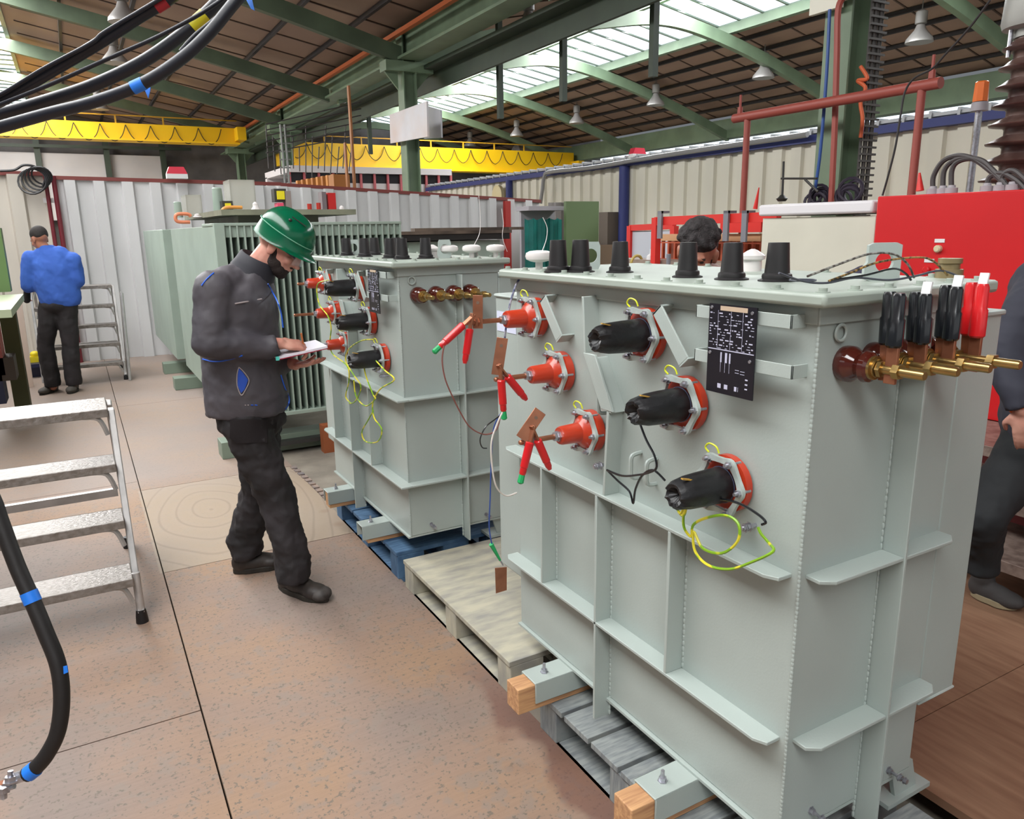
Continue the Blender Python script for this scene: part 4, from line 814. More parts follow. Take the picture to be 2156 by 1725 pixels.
for x, y in ((652, 439), (671, 437)):
    A = at(1, 6.0, x, y); bm = NB(); lathe(bm, A - V((0, 0, .04)), (0, 0, 1), [(0, .02), (.08, .02)], 10); tag(obj('red_plug', bm, mat('dark_red_cap', (.66, .16, .10), .4)), 'small red cap on the fin transformer lid, %s of the pair' % ('left' if x < 660 else 'right'), 'cap', 'small red caps')
for pts, m_, l in ((((400, 468), (373, 466), (372, 452), (395, 451), (402, 456)), mat('salmon_hose', (.85, .52, .38), .5), 'salmon hose bent in a U on the finned transformer'), (((500, 458), (478, 456), (468, 445), (478, 437), (510, 437)), mat('orange_hose', (.84, .58, .28), .5), 'orange hose bent in a U left of the helmet')):
    bm = NB(); tube(bm, [at(1, 5.9, *q) for q in pts], .014, 8); tag(obj('bent_hose', bm, m_), l, 'hose')
# dark-lidded transformer behind the far ribbed one
dk = thing('power_transformer', 'transformer with a dark weathered lid behind the far ribbed one', 'transformer', (3.2, 6.0, 0))
A, B = at(1, 6.0, 845, 488), at(1, 6.0, 1078, 500); bm = NB(); box(bm, (A.x, 6.0, A.z - .03), (B.x, 7.2, A.z)); 
for k in range(5): box(bm, (A.x + .2 + k * .3, 6.15 + .1 * k, A.z), (A.x + 1.2 + k * .12, 6.25 + .1 * k, A.z + .03))
obj('lid', bm, mat('weathered_brown_lid', (.42, .36, .31), .6, rgb2=(.20, .16, .13), scale=3, stretch=(1, 6, 1)), dk)
bm = NB(); box(bm, (A.x + .1, 6.08, -.006), (B.x - .1, 7.1, A.z - .1)); obj('tank', bm, GP2, dk)
bm = NB(); box(bm, (A.x + .02, 6.01, A.z - .09), (B.x - .02, 7.15, A.z - .03)); obj('flange', bm, mat('black_flange', (.08, .07, .06), .6), dk)

# ================================================================== STEP LADDERS
ALU = mat('aluminium', (.74, .73, .72), .38, .55, var=.1, scale=12)
def tread_mat():
    return mat('checker_aluminium', (.57, .55, .53), .42, .5, rgb2=(.48, .455, .43), scale=40, bump=.35, bscale=60, stretch=(1, 2, 1))
TM = tread_mat()
def ladder(lab, xr, xl, y0, rise, n_, dep, lean, zfoot_rear, two=True, top_dep=None):
    t = thing('step_ladder', lab, 'step ladder', ((xr + xl) / 2, y0, 0)); 
    for i in range(n_):
        z = rise * (i + 1); y = y0 + lean * i; d_ = dep if i < n_ - 1 else (top_dep or dep)
        bm = NB(); box(bm, (xl, y, z - .006), (xr, y + d_, z)); box(bm, (xl, y - .004, z - .035), (xr, y + .012, z + .002)); box(bm, (xl, y + d_ - .01, z - .03), (xr, y + d_, z)); obj('tread', bm, TM, t, smooth=0, bevel=.003)
        for xx, s in ((xr, -1), (xl, 1)):
            bm = NB(); tube(bm, [(xx + s * .10, y + .02, z - .03), (xx + s * .04, y + .02, z - .045), (xx + s * .012, y + .02, z - .12)], .011, 6, 4); obj('corner_brace', bm, ALU, t)
    zt = rise * n_; yt = y0 + lean * (n_ - 1)
    for xx in (xr, xl):
        sg_ = 1 if xx == xr else -1
        bm = NB(); prism(bm, [(xx, y0 + .02, .05), (xx, y0 + .07, .05), (xx, yt + .09, zt - .01), (xx, yt + .03, zt - .01)], (sg_ * .028, 0, 0)); obj('stringer', bm, ALU, t, smooth=0, bevel=.004)
        bm = NB(); bar(bm, (xx + .01, yt + (top_dep or dep) - .03, zt - .02), (xx + .03, zfoot_rear, .04), .028, .05); obj('rear_leg', bm, ALU, t, bevel=.004)
        for fy, fz in ((y0 + .04, 0), (zfoot_rear, 0)): bm = NB(); lathe(bm, (xx + .014, fy, 0.001), (0, 0, 1), [(0, .026), (.03, .024), (.06, .02)], 14); obj('rubber_foot', bm, BLK, t)
        bm = NB(); cyl(bm, (xx + .014, y0 + .04, .05), (xx + .014, y0 + .06, rise), .017, n=12); obj('front_leg_tube', bm, ALU, t)
    bm = NB(); bar(bm, (xl, zfoot_rear - .09, .35), (xr, zfoot_rear - .09, .35), .03, .04); obj('rear_brace', bm, ALU, t)
ladder('aluminium step ladder in the left foreground with four chequered treads', -1.215, -1.95, 2.40, .225, 4, .19, .115, 3.38, top_dep=.30)
xr_, xl_ = at(1, 9.1, 236, 612).x, at(1, 9.1, 66, 612).x
ladder('aluminium step ladder standing behind the worker in blue', xr_, xl_, 8.85, .218, 5, .16, .06, 9.8, top_dep=.3)
bm = NB(); P = [at(1, 9.0, 238, 618), at(2, 0, 268, 802)]; 
for i in range(2): cyl(bm, P[0] + V((.09, .2 * i, 0)), P[1] + V((0.03, .3 * i, 0)), .016, n=8)
for k in range(12): a_ = (P[0] + V((.09, 0, 0))).lerp(P[1] + V((.03, 0, 0)), k / 12); b_ = (P[0] + V((.09, .2, 0))).lerp(P[1] + V((.03, .3, 0)), k / 12); cyl(bm, a_, b_, .006, n=5)
tag(obj('stair_rail', bm, ALU), 'slanted aluminium side frame right of the rear step ladder', 'ladder frame')

# ================================================================== CABLES
def cable(lab, pts, t_, r_, m_, grp, bands=(), rad=None):
    P = [atd(t_ if not isinstance(t_, tuple) else t_[0] + (t_[1] - t_[0]) * i / (len(pts) - 1), *q) for i, q in enumerate(pts)]
    bm = NB(); tube(bm, P, r_, 14, 10, rad); o_ = tag(obj('power_cable', bm, m_), lab, 'cable', grp)
    SP = spline(P, 10)
    for f_, l_, mm, nm in bands:
        i = int(f_ * (len(SP) - 1)); a_ = SP[i]; d_ = (SP[min(i + 1, len(SP) - 1)] - SP[max(i - 1, 0)]).normalized(); bm = NB(); lathe(bm, a_ - d_ * l_ / 2, d_, [(0, r_ * 1.08), (l_, r_ * 1.08)], 14); obj(nm, bm, mm, o_)
    return o_, SP
CBM = mat('blue_black_cable', (.085, .095, .135), .38, bump=.05)
YT = mat('yellow_tape', (.80, .76, .12), .5); BT = mat('blue_tape', (.10, .45, .85), .5); RT = mat('red_tape', (.66, .12, .16), .5)
cable('uppermost thick black cable with a red band, top left', [(-60, 236), (0, 213), (100, 155), (200, 96), (300, 32), (350, 2), (420, -50)], 1.8, .0135, CBM, 'thick black cables at the top left', ((.80, .03, RT, 'red_band'),))
cable('middle thick black cable with a yellow band', [(-60, 258), (0, 241), (100, 212), (200, 178), (300, 130), (380, 75), (432, 30), (480, -20), (520, -70)], 1.86, .0150, CBM, 'thick black cables at the top left', ((.72, .045, YT, 'yellow_band'),))
_, SPc = cable('lowest thick black cable with a blue tape tail', [(-60, 285), (0, 268), (100, 240), (200, 214), (300, 176), (380, 125), (440, 70), (490, 10), (540, -50)], 1.74, .0135, CBM, 'thick black cables at the top left', ((.49, .028, BT, 'blue_band'),))
for pts, l in ((((-60, 222), (0, 200), (90, 146), (190, 92), (220, 68), (300, 20), (350, -10)), 'thin black cable along the uppermost thick cable'), (((-60, 240), (0, 220), (110, 176), (240, 118), (330, 78), (420, 30), (480, -10)), 'thin black cable sagging between the upper thick cables'), (((380, 108), (410, 75), (450, 42), (500, 0), (530, -40)), 'thin black cable beside the lowest thick cable')):
    cable(l, pts, 1.78, .0048, CBM, 'thin black cables at the top left')
for q, l in ((((303, 168), (318, 170), (316, 190), (312, 207), (305, 190)), 'blue tape tail tied on the lowest black cable'), (((516, -5), (530, -4), (536, 22), (528, 18)), 'blue tape tail at the top edge of the picture')):
    bm = NB(); prism(bm, [atd(1.775, *p) for p in q], CF * .002); tag(obj('tape_tail', bm, BT, smooth=0), l, 'tape', 'blue tape tails')
HB = mat('matt_black_cable', (.075, .06, .055), .6, bump=.1)
o_, SPh = cable('thick black cable hanging in a bend at the lower left', [(-40, 1000), (-12, 1060), (0, 1095), (35, 1190), (68, 1265), (95, 1330), (122, 1400), (130, 1470), (122, 1540), (98, 1590), (72, 1620), (55, 1632)], 1.45, .0145, HB, 'hanging test cable', ((.36, .022, BT, 'blue_band'), (.93, .018, BT, 'blue_band')))
bm = NB(); prism(bm, [atd(1.44, *p) for p in ((133, 1404), (141, 1402), (143, 1416), (134, 1420))], CF * .002); tag(obj('tape_tail', bm, BT, smooth=0), 'tiny blue tape tail on the hanging cable bend', 'tape')
lg = thing('cable_clamp', 'bolted metal clamp with copper strip at the end of the hanging cable', 'clamp', atd(1.45, 20, 1650))
bm = NB(); cyl(bm, atd(1.45, 56, 1631), atd(1.45, 30, 1640), .011, n=12); obj('crimp_lug', bm, ZINC, lg)
bm = NB(); bar(bm, atd(1.45, 38, 1640), atd(1.45, -25, 1660), .016, .005); obj('copper_strip', bm, COPPER, lg)
bm = NB(); d_ = (atd(1.45, -25, 1660) - atd(1.45, 38, 1640)).normalized(); hexbolt(bm, atd(1.44, 8, 1655), CD * 1, .012, .012, .012); hexbolt(bm, atd(1.44, 22, 1648), -CD, .010, .012, .01); cyl(bm, atd(1.44, 30, 1655), atd(1.44, -20, 1672), .006, n=8); obj('clamp_bolt', bm, ZINC, lg)

# ================================================================== RIGHT SIDE EQUIPMENT
REDP = mat('signal_red_paint', (.79, .10, .12), .38, var=.03, scale=3)
XR_ = 2.9
re = thing('red_test_cabinet', 'big red metal test cabinet at the right edge behind the clips', 'cabinet', (3.3, .5, .5))
A = at(0, XR_, 1848, 414); Bz = at(0, XR_, 2100, 888).z; bm = NB(); box(bm, (XR_, -1.3, Bz), (XR_ + .36, A.y, A.z)); obj('cabinet_body', bm, REDP, re, bevel=.006)
bm = NB(); box(bm, (XR_ + .05, -1.2, 0), (XR_ + .34, A.y - .1, Bz)); obj('cabinet_plinth', bm, mat('dark_red_plinth', (.34, .05, .06), .6), re)
for q, nm, m_, r_ in (((1979, 507), 'label_strip', WHITE, 0), ((1977, 524), 'knob', mat('cream_knob', (.80, .76, .62), .4), .02), ((1957, 549), 'label_strip', WHITE, 0), ((1994, 547), 'label_strip', WHITE, 0), ((1953, 568), 'push_button', REDP, .02)):
    p = at(0, XR_, *q); bm = NB()
    if r_: lathe(bm, p, (-1, 0, 0), [(0, r_), (.02, r_), (.026, r_ * .7)], 14)
    else: box(bm, (p.x - .004, p.y - .028, p.z - .010), (p.x + .002, p.y + .028, p.z + .010))
    obj(nm, bm, m_, re)
for (x0_, y0_), l in (((1964, 402), 0), ((1985, 401), 0), ((2003, 400), 0), ((2078, 395), 0), ((2106, 393), 0), ((2132, 391), 0)):
    p = at(0, XR_ + .1, x0_, y0_); bm = NB(); lathe(bm, (p.x, p.y, A.z), (0, 0, 1), [(0, .032), (.03, .032), (.032, .02), (.045, .018)], 12); obj('cable_gland', bm, mat('grey_gland', (.62, .60, .62), .5), re)
GCB = mat('grey_black_cable', (.26, .24, .24), .5)
for pts, l in ((((1964, 396), (1966, 370), (1985, 340), (2015, 328), (2050, 335), (2085, 360), (2130, 400)), 'outer'), (((1985, 395), (1988, 360), (2005, 340), (2035, 332), (2075, 345), (2115, 385)), 'middle'), (((2003, 395), (2004, 360), (2015, 342), (2040, 334), (2070, 340), (2095, 365)), 'inner'), (((2078, 390), (2085, 372), (2110, 365), (2140, 380), (2160, 400)), 'low right'), (((2106, 388), (2112, 368), (2135, 360), (2165, 385)), 'lowest right')):
    bm = NB(); tube(bm, [at(0, XR_ + .1, *q) for q in pts], .014, 8); tag(obj('arched_cable', bm, GCB), 'grey cable arching over the red cabinet, %s one' % l, 'cable', 'cables arching over the red cabinet')
# ribbed porcelain bushing tower
pc = at(0, 3.62, 2160, 240); zb_ = at(0, 3.62, 2160, 400).z - .3
tw = thing('porcelain_bushing', 'tall brown ribbed porcelain bushing behind the red cabinet', 'bushing', (pc.x, pc.y, zb_))
ztop = at(0, 3.62, 2160, 82).z; bm = NB(); prof = [(0, .12)]; ns = 11
for i in range(ns):
    z_ = (ztop - zb_) * (i + .2) / ns; st = (ztop - zb_) / ns; Rr = .215 - .006 * i
    prof += [(z_, .10), (z_ + st * .12, .11), (z_ + st * .22, Rr), (z_ + st * .30, Rr + .004), (z_ + st * .42, Rr - .02), (z_ + st * .62, .12), (z_ + st * .72, .10)]
prof.append((ztop - zb_, .10)); lathe(bm, (pc.x, pc.y, zb_), (0, 0, 1), prof, 40); obj('porcelain_shed', bm, mat('dusty_brown_porcelain', (.42, .33, .30), .35, rgb2=(.22, .12, .11), scale=5), tw, smooth=60)
bm = NB(); lathe(bm, (pc.x, pc.y, ztop), (0, 0, 1), [(0, .11), (.04, .11), (.05, .17), (.08, .18), (.34, .165), (.4, .13), (.42, .05)], 32); obj('metal_head', bm, mat('grey_cast_head', (.62, .62, .60), .5, .2), tw)
bm = NB()
for k in range(3): q_ = 2.4 + k * 2.1; cyl(bm, (pc.x + .13 * math.cos(q_), pc.y + .13 * math.sin(q_), ztop - .1), (pc.x + .13 * math.cos(q_), pc.y + .13 * math.sin(q_), ztop + .06), .012, n=8)
obj('tie_rod', bm, ZINC, tw)
bm = NB(); box(bm, (pc.x - .25, pc.y - .25, 0), (pc.x + .25, pc.y + .25, zb_ + .02)); obj('bushing_base', bm, REDP, tw)
# orange beacon on a pole
bp = at(0, 4.2, 2064, 212); bc = thing('beacon_lamp', 'orange beacon lamp on a galvanised pole beside the porcelain bushing', 'beacon', (bp.x, bp.y, 0))
za, zb2 = at(0, 4.2, 2064, 172).z, at(0, 4.2, 2064, 214).z; bm = NB(); lathe(bm, (bp.x, bp.y, zb2), (0, 0, 1), [(0, .048), ((za - zb2) * .95, .043), (za - zb2, .035)], 4 if 0 else 8); obj('beacon_lens', bm, mat('amber_lens', (.88, .42, .05), .25), bc)
bm = NB(); lathe(bm, (bp.x, bp.y, zb2 - .06), (0, 0, 1), [(0, .055), (.055, .05)], 12); obj('beacon_base', bm, mat('grey_gland', (.62, .60, .62), .5), bc); bm = NB(); cyl(bm, (bp.x, bp.y, 0), (bp.x, bp.y, zb2 - .05), .022, n=10); obj('beacon_pole', bm, ZINC, bc)
# oxide red tube gantry
XG = 3.60; gt = thing('red_oxide_gantry', 'red-brown tube gantry standing over the white cabinet', 'gantry', (XG, 2.4, 0)); OX = mat('oxide_tube', (.56, .26, .22), .5)
A, B = at(0, XG, 1546, 250), at(0, XG, 1981, 174); bm = NB(); cyl(bm, A, B, .036, n=20); obj('top_tube', bm, OX, gt)
for q in ((1574, 250), (1941, 190)): p = at(0, XG, *q); bm = NB(); cyl(bm, (p.x, p.y, .0), (p.x, p.y, p.z), .026, n=14); obj('upright_tube', bm, OX, gt)
for q in ((1560, 200), (1967, 115)): p = at(0, XG, *q); bm = NB(); cyl(bm, (p.x, p.y, A.z), p, .010, n=8); lathe(bm, (p.x, p.y, A.z + .03), (0, 0, 1), [(0, .022), (.05, .02)], 8); obj('rod_tip', bm, OX, gt)
bm = NB(); tube(bm, [at(0, 2.95, *q) for q in ((2085, 0), (2040, 60), (1990, 115), (1962, 145), (1925, 165), (1905, 195), (1895, 250), (1885, 310), (1870, 370), (1858, 412))], .006, 8); tag(obj('hanging_wire', bm, mat('thin_black_wire', (.16, .15, .15), .5)), 'thin black wire draped over the right end of the red-brown gantry', 'wire')
# white cabinet with thick top
XC = 2.95; wc = thing('white_cabinet', 'cream metal cabinet with a thick white top, left of the red cabinet', 'cabinet', (3.3, 2.4, 0)); A, B = at(0, XC, 1606, 460), at(0, XC, 1845, 447)
bm = NB(); box(bm, (XC, B.y, .0), (XC + .45, A.y, A.z)); obj('cabinet_body', bm, mat('cream_cabinet', (.80, .79, .73), .45, var=.03, scale=3), wc, bevel=.004)
A2, B2 = at(0, XC - .04, 1597, 432), at(0, XC - .04, 1843, 452); bm = NB(); box(bm, (XC - .04, B.y, A2.z - .075), (XC + .50, A2.y, A2.z)); obj('cabinet_top', bm, mat('white_top', (.86, .85, .86), .4), wc, bevel=.015)
# wall-mounted arm, rod tip left of column
bm = NB(); 
for a_, b_ in (((1645, 376), (1720, 376)), ((1695, 378), (1722, 404)), ((1650, 340), (1647, 415))): cyl(bm, at(0, 3.6, *a_), at(0, 3.6, *b_), .009, n=6)
lathe(bm, at(0, 3.6, 1646, 424), (0, 0, 1), [(0, .03), (.02, .045), (.03, .03), (.05, .012)], 12); tag(obj('bracket_arm', bm, STEEL), 'thin dark bracket arm with a hanging insulator left of the near column', 'bracket')
for q, s, l in (((1720, 410), .16, 'dark cable bundle left of the near column foot'), ((1790, 405), .17, 'dark cable bundle right of the near column foot')):
    bm = NB(); c_ = at(0, 3.75, *q)
    for k in range(7): torus(bm, c_ + V((0, random.uniform(-.04, .04), random.uniform(-.05, .03))), (1, random.uniform(-.6, .6), random.uniform(-.6, .6)), random.uniform(.05, .10), .012, 14, 5)
    tag(obj('cable_bundle', bm, mat('violet_black_cable', (.16, .13, .19), .6)), l, 'cable bundle')
# red cage frames and goods left of the white cabinet
REDF = mat('frame_red', (.82, .16, .13), .45)
fr = thing('clamping_rack', 'tall red tubular frame with clamps behind the near lid', 'frame', (3.3, 3.6, 0)); Xf = 3.2
bm = NB(); A, B = at(0, Xf, 1382, 466), at(0, Xf, 1640, 456); bar(bm, A, B, .05, .07); box(bm, (Xf - .03, A.y - .03, 0), (Xf + .03, A.y + .03, A.z + .03)); C2_, D2_ = at(0, Xf + .3, 1520, 480), at(0, Xf + .3, 1606, 478); bar(bm, C2_, D2_, .04, .08); obj('frame_tube', bm, REDF, fr, smooth=0)
for x in (1398, 1538, 1577): bm = NB(); p = at(0, Xf, x, 452); box(bm, (p.x - .05, p.y - .025, p.z - .20), (p.x - .03, p.y + .025, p.z + .03)); box(bm, (p.x - .05, p.y - .025, p.z + .01), (p.x + .04, p.y + .025, p.z + .03)); obj('clamp', bm, mat('grey_clamp', (.50, .50, .53), .5, .3), fr)
bm = NB(); p = at(0, Xf, 1590, 395); cyl(bm, at(0, Xf, 1590, 440), at(0, Xf, 1598, 395), .018, .004); tag(obj('red_spike', bm, REDF), 'small red pointed handle standing left of the white cabinet top', 'handle')
bm = NB(); p0_, p1_ = at(0, XR_ + .1, 1937, 402), at(0, XR_ + .1, 1936, 364); cyl(bm, p0_, p1_, .022, .006); tag(obj('red_spike', bm, REDF), 'small red pointed handle on top of the red cabinet', 'handle')
fr2 = thing('clamping_rack', 'low red frame with a translucent sheet, farther left', 'frame', (4, 5, 0)); Xf2 = 3.9
A, B, = at(0, Xf2, 1328, 480), at(0, Xf2, 1420, 476); bm = NB(); bar(bm, A, B, .05, .06); box(bm, (Xf2 - .03, A.y - .03, 0), (Xf2 + .03, A.y + .03, A.z + .02)); box(bm, (Xf2 - .03, B.y - .03, 0), (Xf2 + .03, B.y + .03, B.z)); obj('frame_tube', bm, REDF, fr2, smooth=0)
bm = NB(); box(bm, (Xf2, B.y, A.z - .45), (Xf2 + .01, A.y, A.z - .03)); obj('plastic_sheet', bm, mat('milky_sheet', (.72, .73, .76), .5), fr2)
bm = NB(); box(bm, (Xf2 - .1, B.y, A.z - .52), (Xf2 + .3, A.y, A.z - .46)); obj('blue_shelf', bm, mat('sky_blue_shelf', (.42, .60, .80), .5), fr2)
cg = thing('copper_cage', 'rust-coloured barred crate seen behind the worker with dark hair', 'crate', (3.6, 3.4, .5)); Xc = 3.55
A, B = at(0, Xc, 1388, 500), at(0, Xc, 1606, 497); CGm = mat('rust_orange', (.62, .30, .17), .6, var=.2, scale=8)
bm = NB(); box(bm, (Xc + .12, B.y, .5), (Xc + .2, A.y, A.z)); obj('crate_back', bm, CGm, cg)
bm = NB(); bar(bm, V((Xc, A.y, A.z)), V((Xc, B.y, A.z)), .05, .06); obj('crate_rim', bm, mat('pale_wood_rim', (.76, .58, .42), .6), cg)
bm = NB(); k = 0; y = B.y
while y < A.y: box(bm, (Xc - .01, y, .6), (Xc + .02, y + .02, A.z)); y += .085
for z_ in (.9, 1.05, 1.2, 1.35, 1.5): box(bm, (Xc - .012, B.y, z_), (Xc + .0, A.y, z_ + .012))
obj('crate_bar', bm, mat('red_orange_bar', (.72, .33, .20), .5), cg)
# goods on the far bench: bottle, yellow coil, box
bt = at(0, 3.3, 1372, 560); t = thing('spray_bottle', 'white bottle with a red collar behind the near lid', 'bottle', bt - V((0, 0, .03))); bm = NB(); lathe(bm, bt - V((0, 0, .03)), (0, 0, 1), [(0, .055), (.03, .055), (.12, .045), (.14, .02), (.18, .018)], 14); obj('bottle_body', bm, WHITE, t); bm = NB(); lathe(bm, bt + V((0, 0, -.01)), (0, 0, 1), [(0, .062), (.035, .058)], 14); obj('red_collar', bm, RED, t)
bm = NB(); box(bm, (3.25, 3.3, 0), (3.50, 5.0, 1.36)); t = tag(obj('workbench', bm, mat('bench_grey_beige', (.60, .53, .48), .6, var=.2, scale=5), smooth=0), 'cluttered grey bench behind the near lid', 'bench')
bm = NB(); p = at(0, 3.25, 1340, 552); torus(bm, p, (0, 1, .2), .06, .014, 16, 6); tag(obj('hose_coil', bm, mat('pale_yellow_hose', (.76, .68, .38), .5)), 'pale yellow hose coil left of the bottle', 'hose')
bm = NB(); p = at(0, 2.4, 1408, 535); cyl(bm, (p.x, p.y, -.006), p, .016, n=12); tag(obj('grey_rod', bm, mat('grey_clamp', (.50, .50, .53), .5, .3)), 'short grey rod standing between the black caps', 'rod')
# green cabinet and teal curtain
XK = 4.9
A, B = at(1, 8.3, 1192, 424), at(1, 8.3, 1261, 428); gc_ = thing('green_cabinet', 'open olive green cabinet door left of the blue post', 'cabinet', (A.x, 8.3, 0)); bm = NB(); box(bm, (A.x, 8.3, -.006), (B.x, 8.36, A.z)); obj('cabinet_door', bm, mat('olive_green_paint', (.36, .44, .29), .5), gc_)
A, B = at(1, 8.5, 1113, 434), at(1, 8.5, 1192, 428); bm = NB(); box(bm, (A.x, 8.5, A.z - .06), (B.x, 8.85, A.z)); box(bm, (A.x + .05, 8.8, -.006), (B.x, 8.85, A.z)); obj('cabinet_shell', bm, mat('grey_gland', (.62, .60, .62), .5), gc_)
bm = NB(); rows = [[], []]
for i in range(41):
    x = A.x + (B.x - A.x) * i / 40; y = 8.62 + .018 * math.sin(i * .55) + .008 * math.sin(i * 1.4)
    for r__, z_ in ((0, .5), (1, A.z - .16 - .03 * abs(math.sin(i * .35)))): rows[r__].append(bm.verts.new((x, y, z_)))
for i in range(40): bm.faces.new((rows[0][i], rows[0][i + 1], rows[1][i + 1], rows[1][i]))
r_ = bmesh.ops.solidify(bm, geom=bm.faces[:], thickness=.006); tag(obj('teal_curtain', bm, mat('teal_plastic', (.22, .62, .59), .4, var=.15, scale=4)), 'teal plastic curtain hanging in the open cabinet', 'curtain')
bm = NB(); p = at(0, XW - .3, 1272, 480); box(bm, (XW - .32, p.y - .12, 0), (XW - .05, p.y + .12, at(0, XW - .3, 1272, 447).z)); tag(obj('brown_duct', bm, mat('brown_grey_duct', (.44, .40, .36), .6), smooth=0), 'narrow brown-grey duct beside the green cabinet door', 'duct')
bm = NB(); p = at(0, XW - .3, 1280, 540); box(bm, (XW - .75, p.y - .35, 0), (XW - .36, p.y + .45, at(0, XW - .3, 1280, 515).z)); tag(obj('carton', bm, mat('carton_beige', (.66, .57, .50), .7), smooth=0), 'beige carton standing below the brown-grey duct', 'carton')
# platform steps right of the radiator
pl = thing('work_platform', 'low checker-plate platform with steps behind the right-hand worker', 'platform', (2.9, .4, 0)); PM = mat('worn_checker', (.60, .53, .49), .5, .2, rgb2=(.45, .38, .35), scale=20, bump=.3)
for (q, q2, z_), nm in (((((2062, 930)), (2156, 925), .62), 'platform_step'), (((2050, 1030), (2156, 1000), .40), 'platform_step'), (((2090, 1165), (2156, 1150), .20), 'platform_step')):
    a_ = at(2, z_, *q); bm = NB(); box(bm, (a_.x - .05, a_.y - 1.4, z_ - .035), (min(a_.x + .45, 2.93), a_.y + .3, z_)); box(bm, (a_.x - .05, a_.y - 1.4, z_ - .05), (a_.x - .02, a_.y + .3, z_ + .002)); obj(nm, bm, PM, pl, bevel=.002)
bm = NB()
for yy in (-.9, .5): bar(bm, (2.35, yy, 0), (2.9, yy, .6), .04, .04)
obj('platform_leg', bm, ALU, pl)

# ================================================================== LEFT EDGE GOODS
lb = thing('green_workbench', 'green steel bench frame at the left edge with a pale top', 'bench', (-2.1, 7, 0)); GG = mat('bench_green', (.36, .47, .27), .5); OL = mat('dark_olive', (.24, .24, .10), .6)
p = at(1, 7.6, 22, 700); bm = NB(); box(bm, (p.x - .06, 7.5, 0), (p.x + .07, 7.7, at(1, 7.6, 22, 640).z)); obj('bench_leg', bm, OL, lb)
a_ = at(1, 7.4, 47, 622); bm = NB(); box(bm, (a_.x - 1, 5.8, a_.z - .06), (a_.x, 7.6, a_.z)); obj('bench_top', bm, mat('bench_pale', (.66, .70, .58), .5), lb)
a_ = at(1, 7.7, 10, 480); bm = NB(); box(bm, (a_.x - .8, 7.7, at(1, 7.7, 10, 615).z), (at(1, 7.7, 14, 560).x, 7.9, a_.z)); obj('bench_back_panel', bm, GG, lb)
bm = NB(); P = [at(1, 9.0, *q) for q in ((20, 622), (44, 622), (62, 760), (42, 760))]; P[2].z = P[3].z = 0; prism(bm, P, (0, .03, 0)); tag(obj('foam_board', bm, mat('cream_foam', (.84, .76, .70), .6), smooth=0), 'cream foam board leaning behind the green bench leg', 'board')
for q, c_, l in (((0, 690, 12, 790), (.60, .30, .28), 'reddish box at the very left edge'), ((0, 740, 14, 850), (.10, .12, .24), 'dark blue crate at the left edge'), ((12, 755, 36, 800), (.22, .17, .12), 'dark brown box beside the blue crate')):
    A, B = at(1, 7.0, q[0] - 20, q[1]), at(1, 7.0, q[2], q[3]); bm = NB(); box(bm, (A.x, 7.0, max(B.z, 0)), (B.x, 7.3, A.z)); tag(obj('storage_box', bm, mat('box_%d' % q[1], c_, .5), smooth=0), l, 'box')
tr = thing('blue_trolley', 'low dark blue trolley behind the worker in blue', 'trolley', at(2, 0, 70, 790)); p = at(2, .0, 70, 792); bm = NB(); box(bm, (p.x - .3, p.y - .2, .13), (p.x + .12, p.y + .25, .17)); obj('trolley_deck', bm, mat('trolley_blue', (.10, .13, .26), .4), tr); bm = NB(); box(bm, (p.x - .05, p.y - .1, 0), (p.x + .10, p.y + .1, .13)); obj('trolley_wheel_box', bm, mat('trolley_blue', (.10, .13, .26), .4), tr)
bm = NB(); q_ = V((p.x, p.y, .172)); box(bm, (q_.x - .02, q_.y - .06, .172), (q_.x + .1, q_.y + .04, .24)); ell(bm, (q_.x + .05, q_.y + .0, .265), (.05, .045, .04)); tag(obj('yellow_tool', bm, mat('tool_yellow', (.86, .78, .12), .5)), 'yellow tool lying on the blue trolley', 'tool')

# ================================================================== PEOPLE
SKIN = mat('skin', (.80, .60, .53), .5, rgb2=(.74, .50, .44), scale=14, bump=.03)
SKIN2 = mat('darker_skin', (.68, .45, .36), .5, var=.08, scale=14)
HAIR = mat('dark_hair', (.10, .085, .08), .7, rgb2=(.20, .18, .18), scale=60, bump=.6, bscale=120)
def R3(f, u):   # rotation with columns side, forward, up
    f = V(f).normalized(); s = f.cross(V(u)).normalized(); u2 = s.cross(f); return M((s, f, u2)).transposed()
def head(bm, H_, rot, s=1.0, nose=True):
    def P(x, y, z): return V(H_) + rot @ (V((x, y, z)) * s)
    def E(p, r): ell(bm, P(*p), tuple(k * s for k in r), rot)
    E((0, -.012, .035), (.074, .092, .085)); E((0, .022, -.018), (.062, .070, .080)); E((0, .040, -.070), (.042, .040, .034)); E((0, .020, -.062), (.054, .05, .03))
    E((0, .078, .028), (.05, .018, .014)); E((0, .094, -.006), (.010, .014, .026)); E((0, .104, -.026), (.014, .015, .011)); E((.035, .066, -.018), (.024, .02, .022)); E((-.035, .066, -.018), (.024, .02, .022)); E((0, .082, -.050), (.022, .014, .012))
    for sx in (1, -1): E((sx * .076, -.004, -.004), (.009, .018, .032)); E((sx * .081, -.010, .008), (.007, .014, .02))
    return P
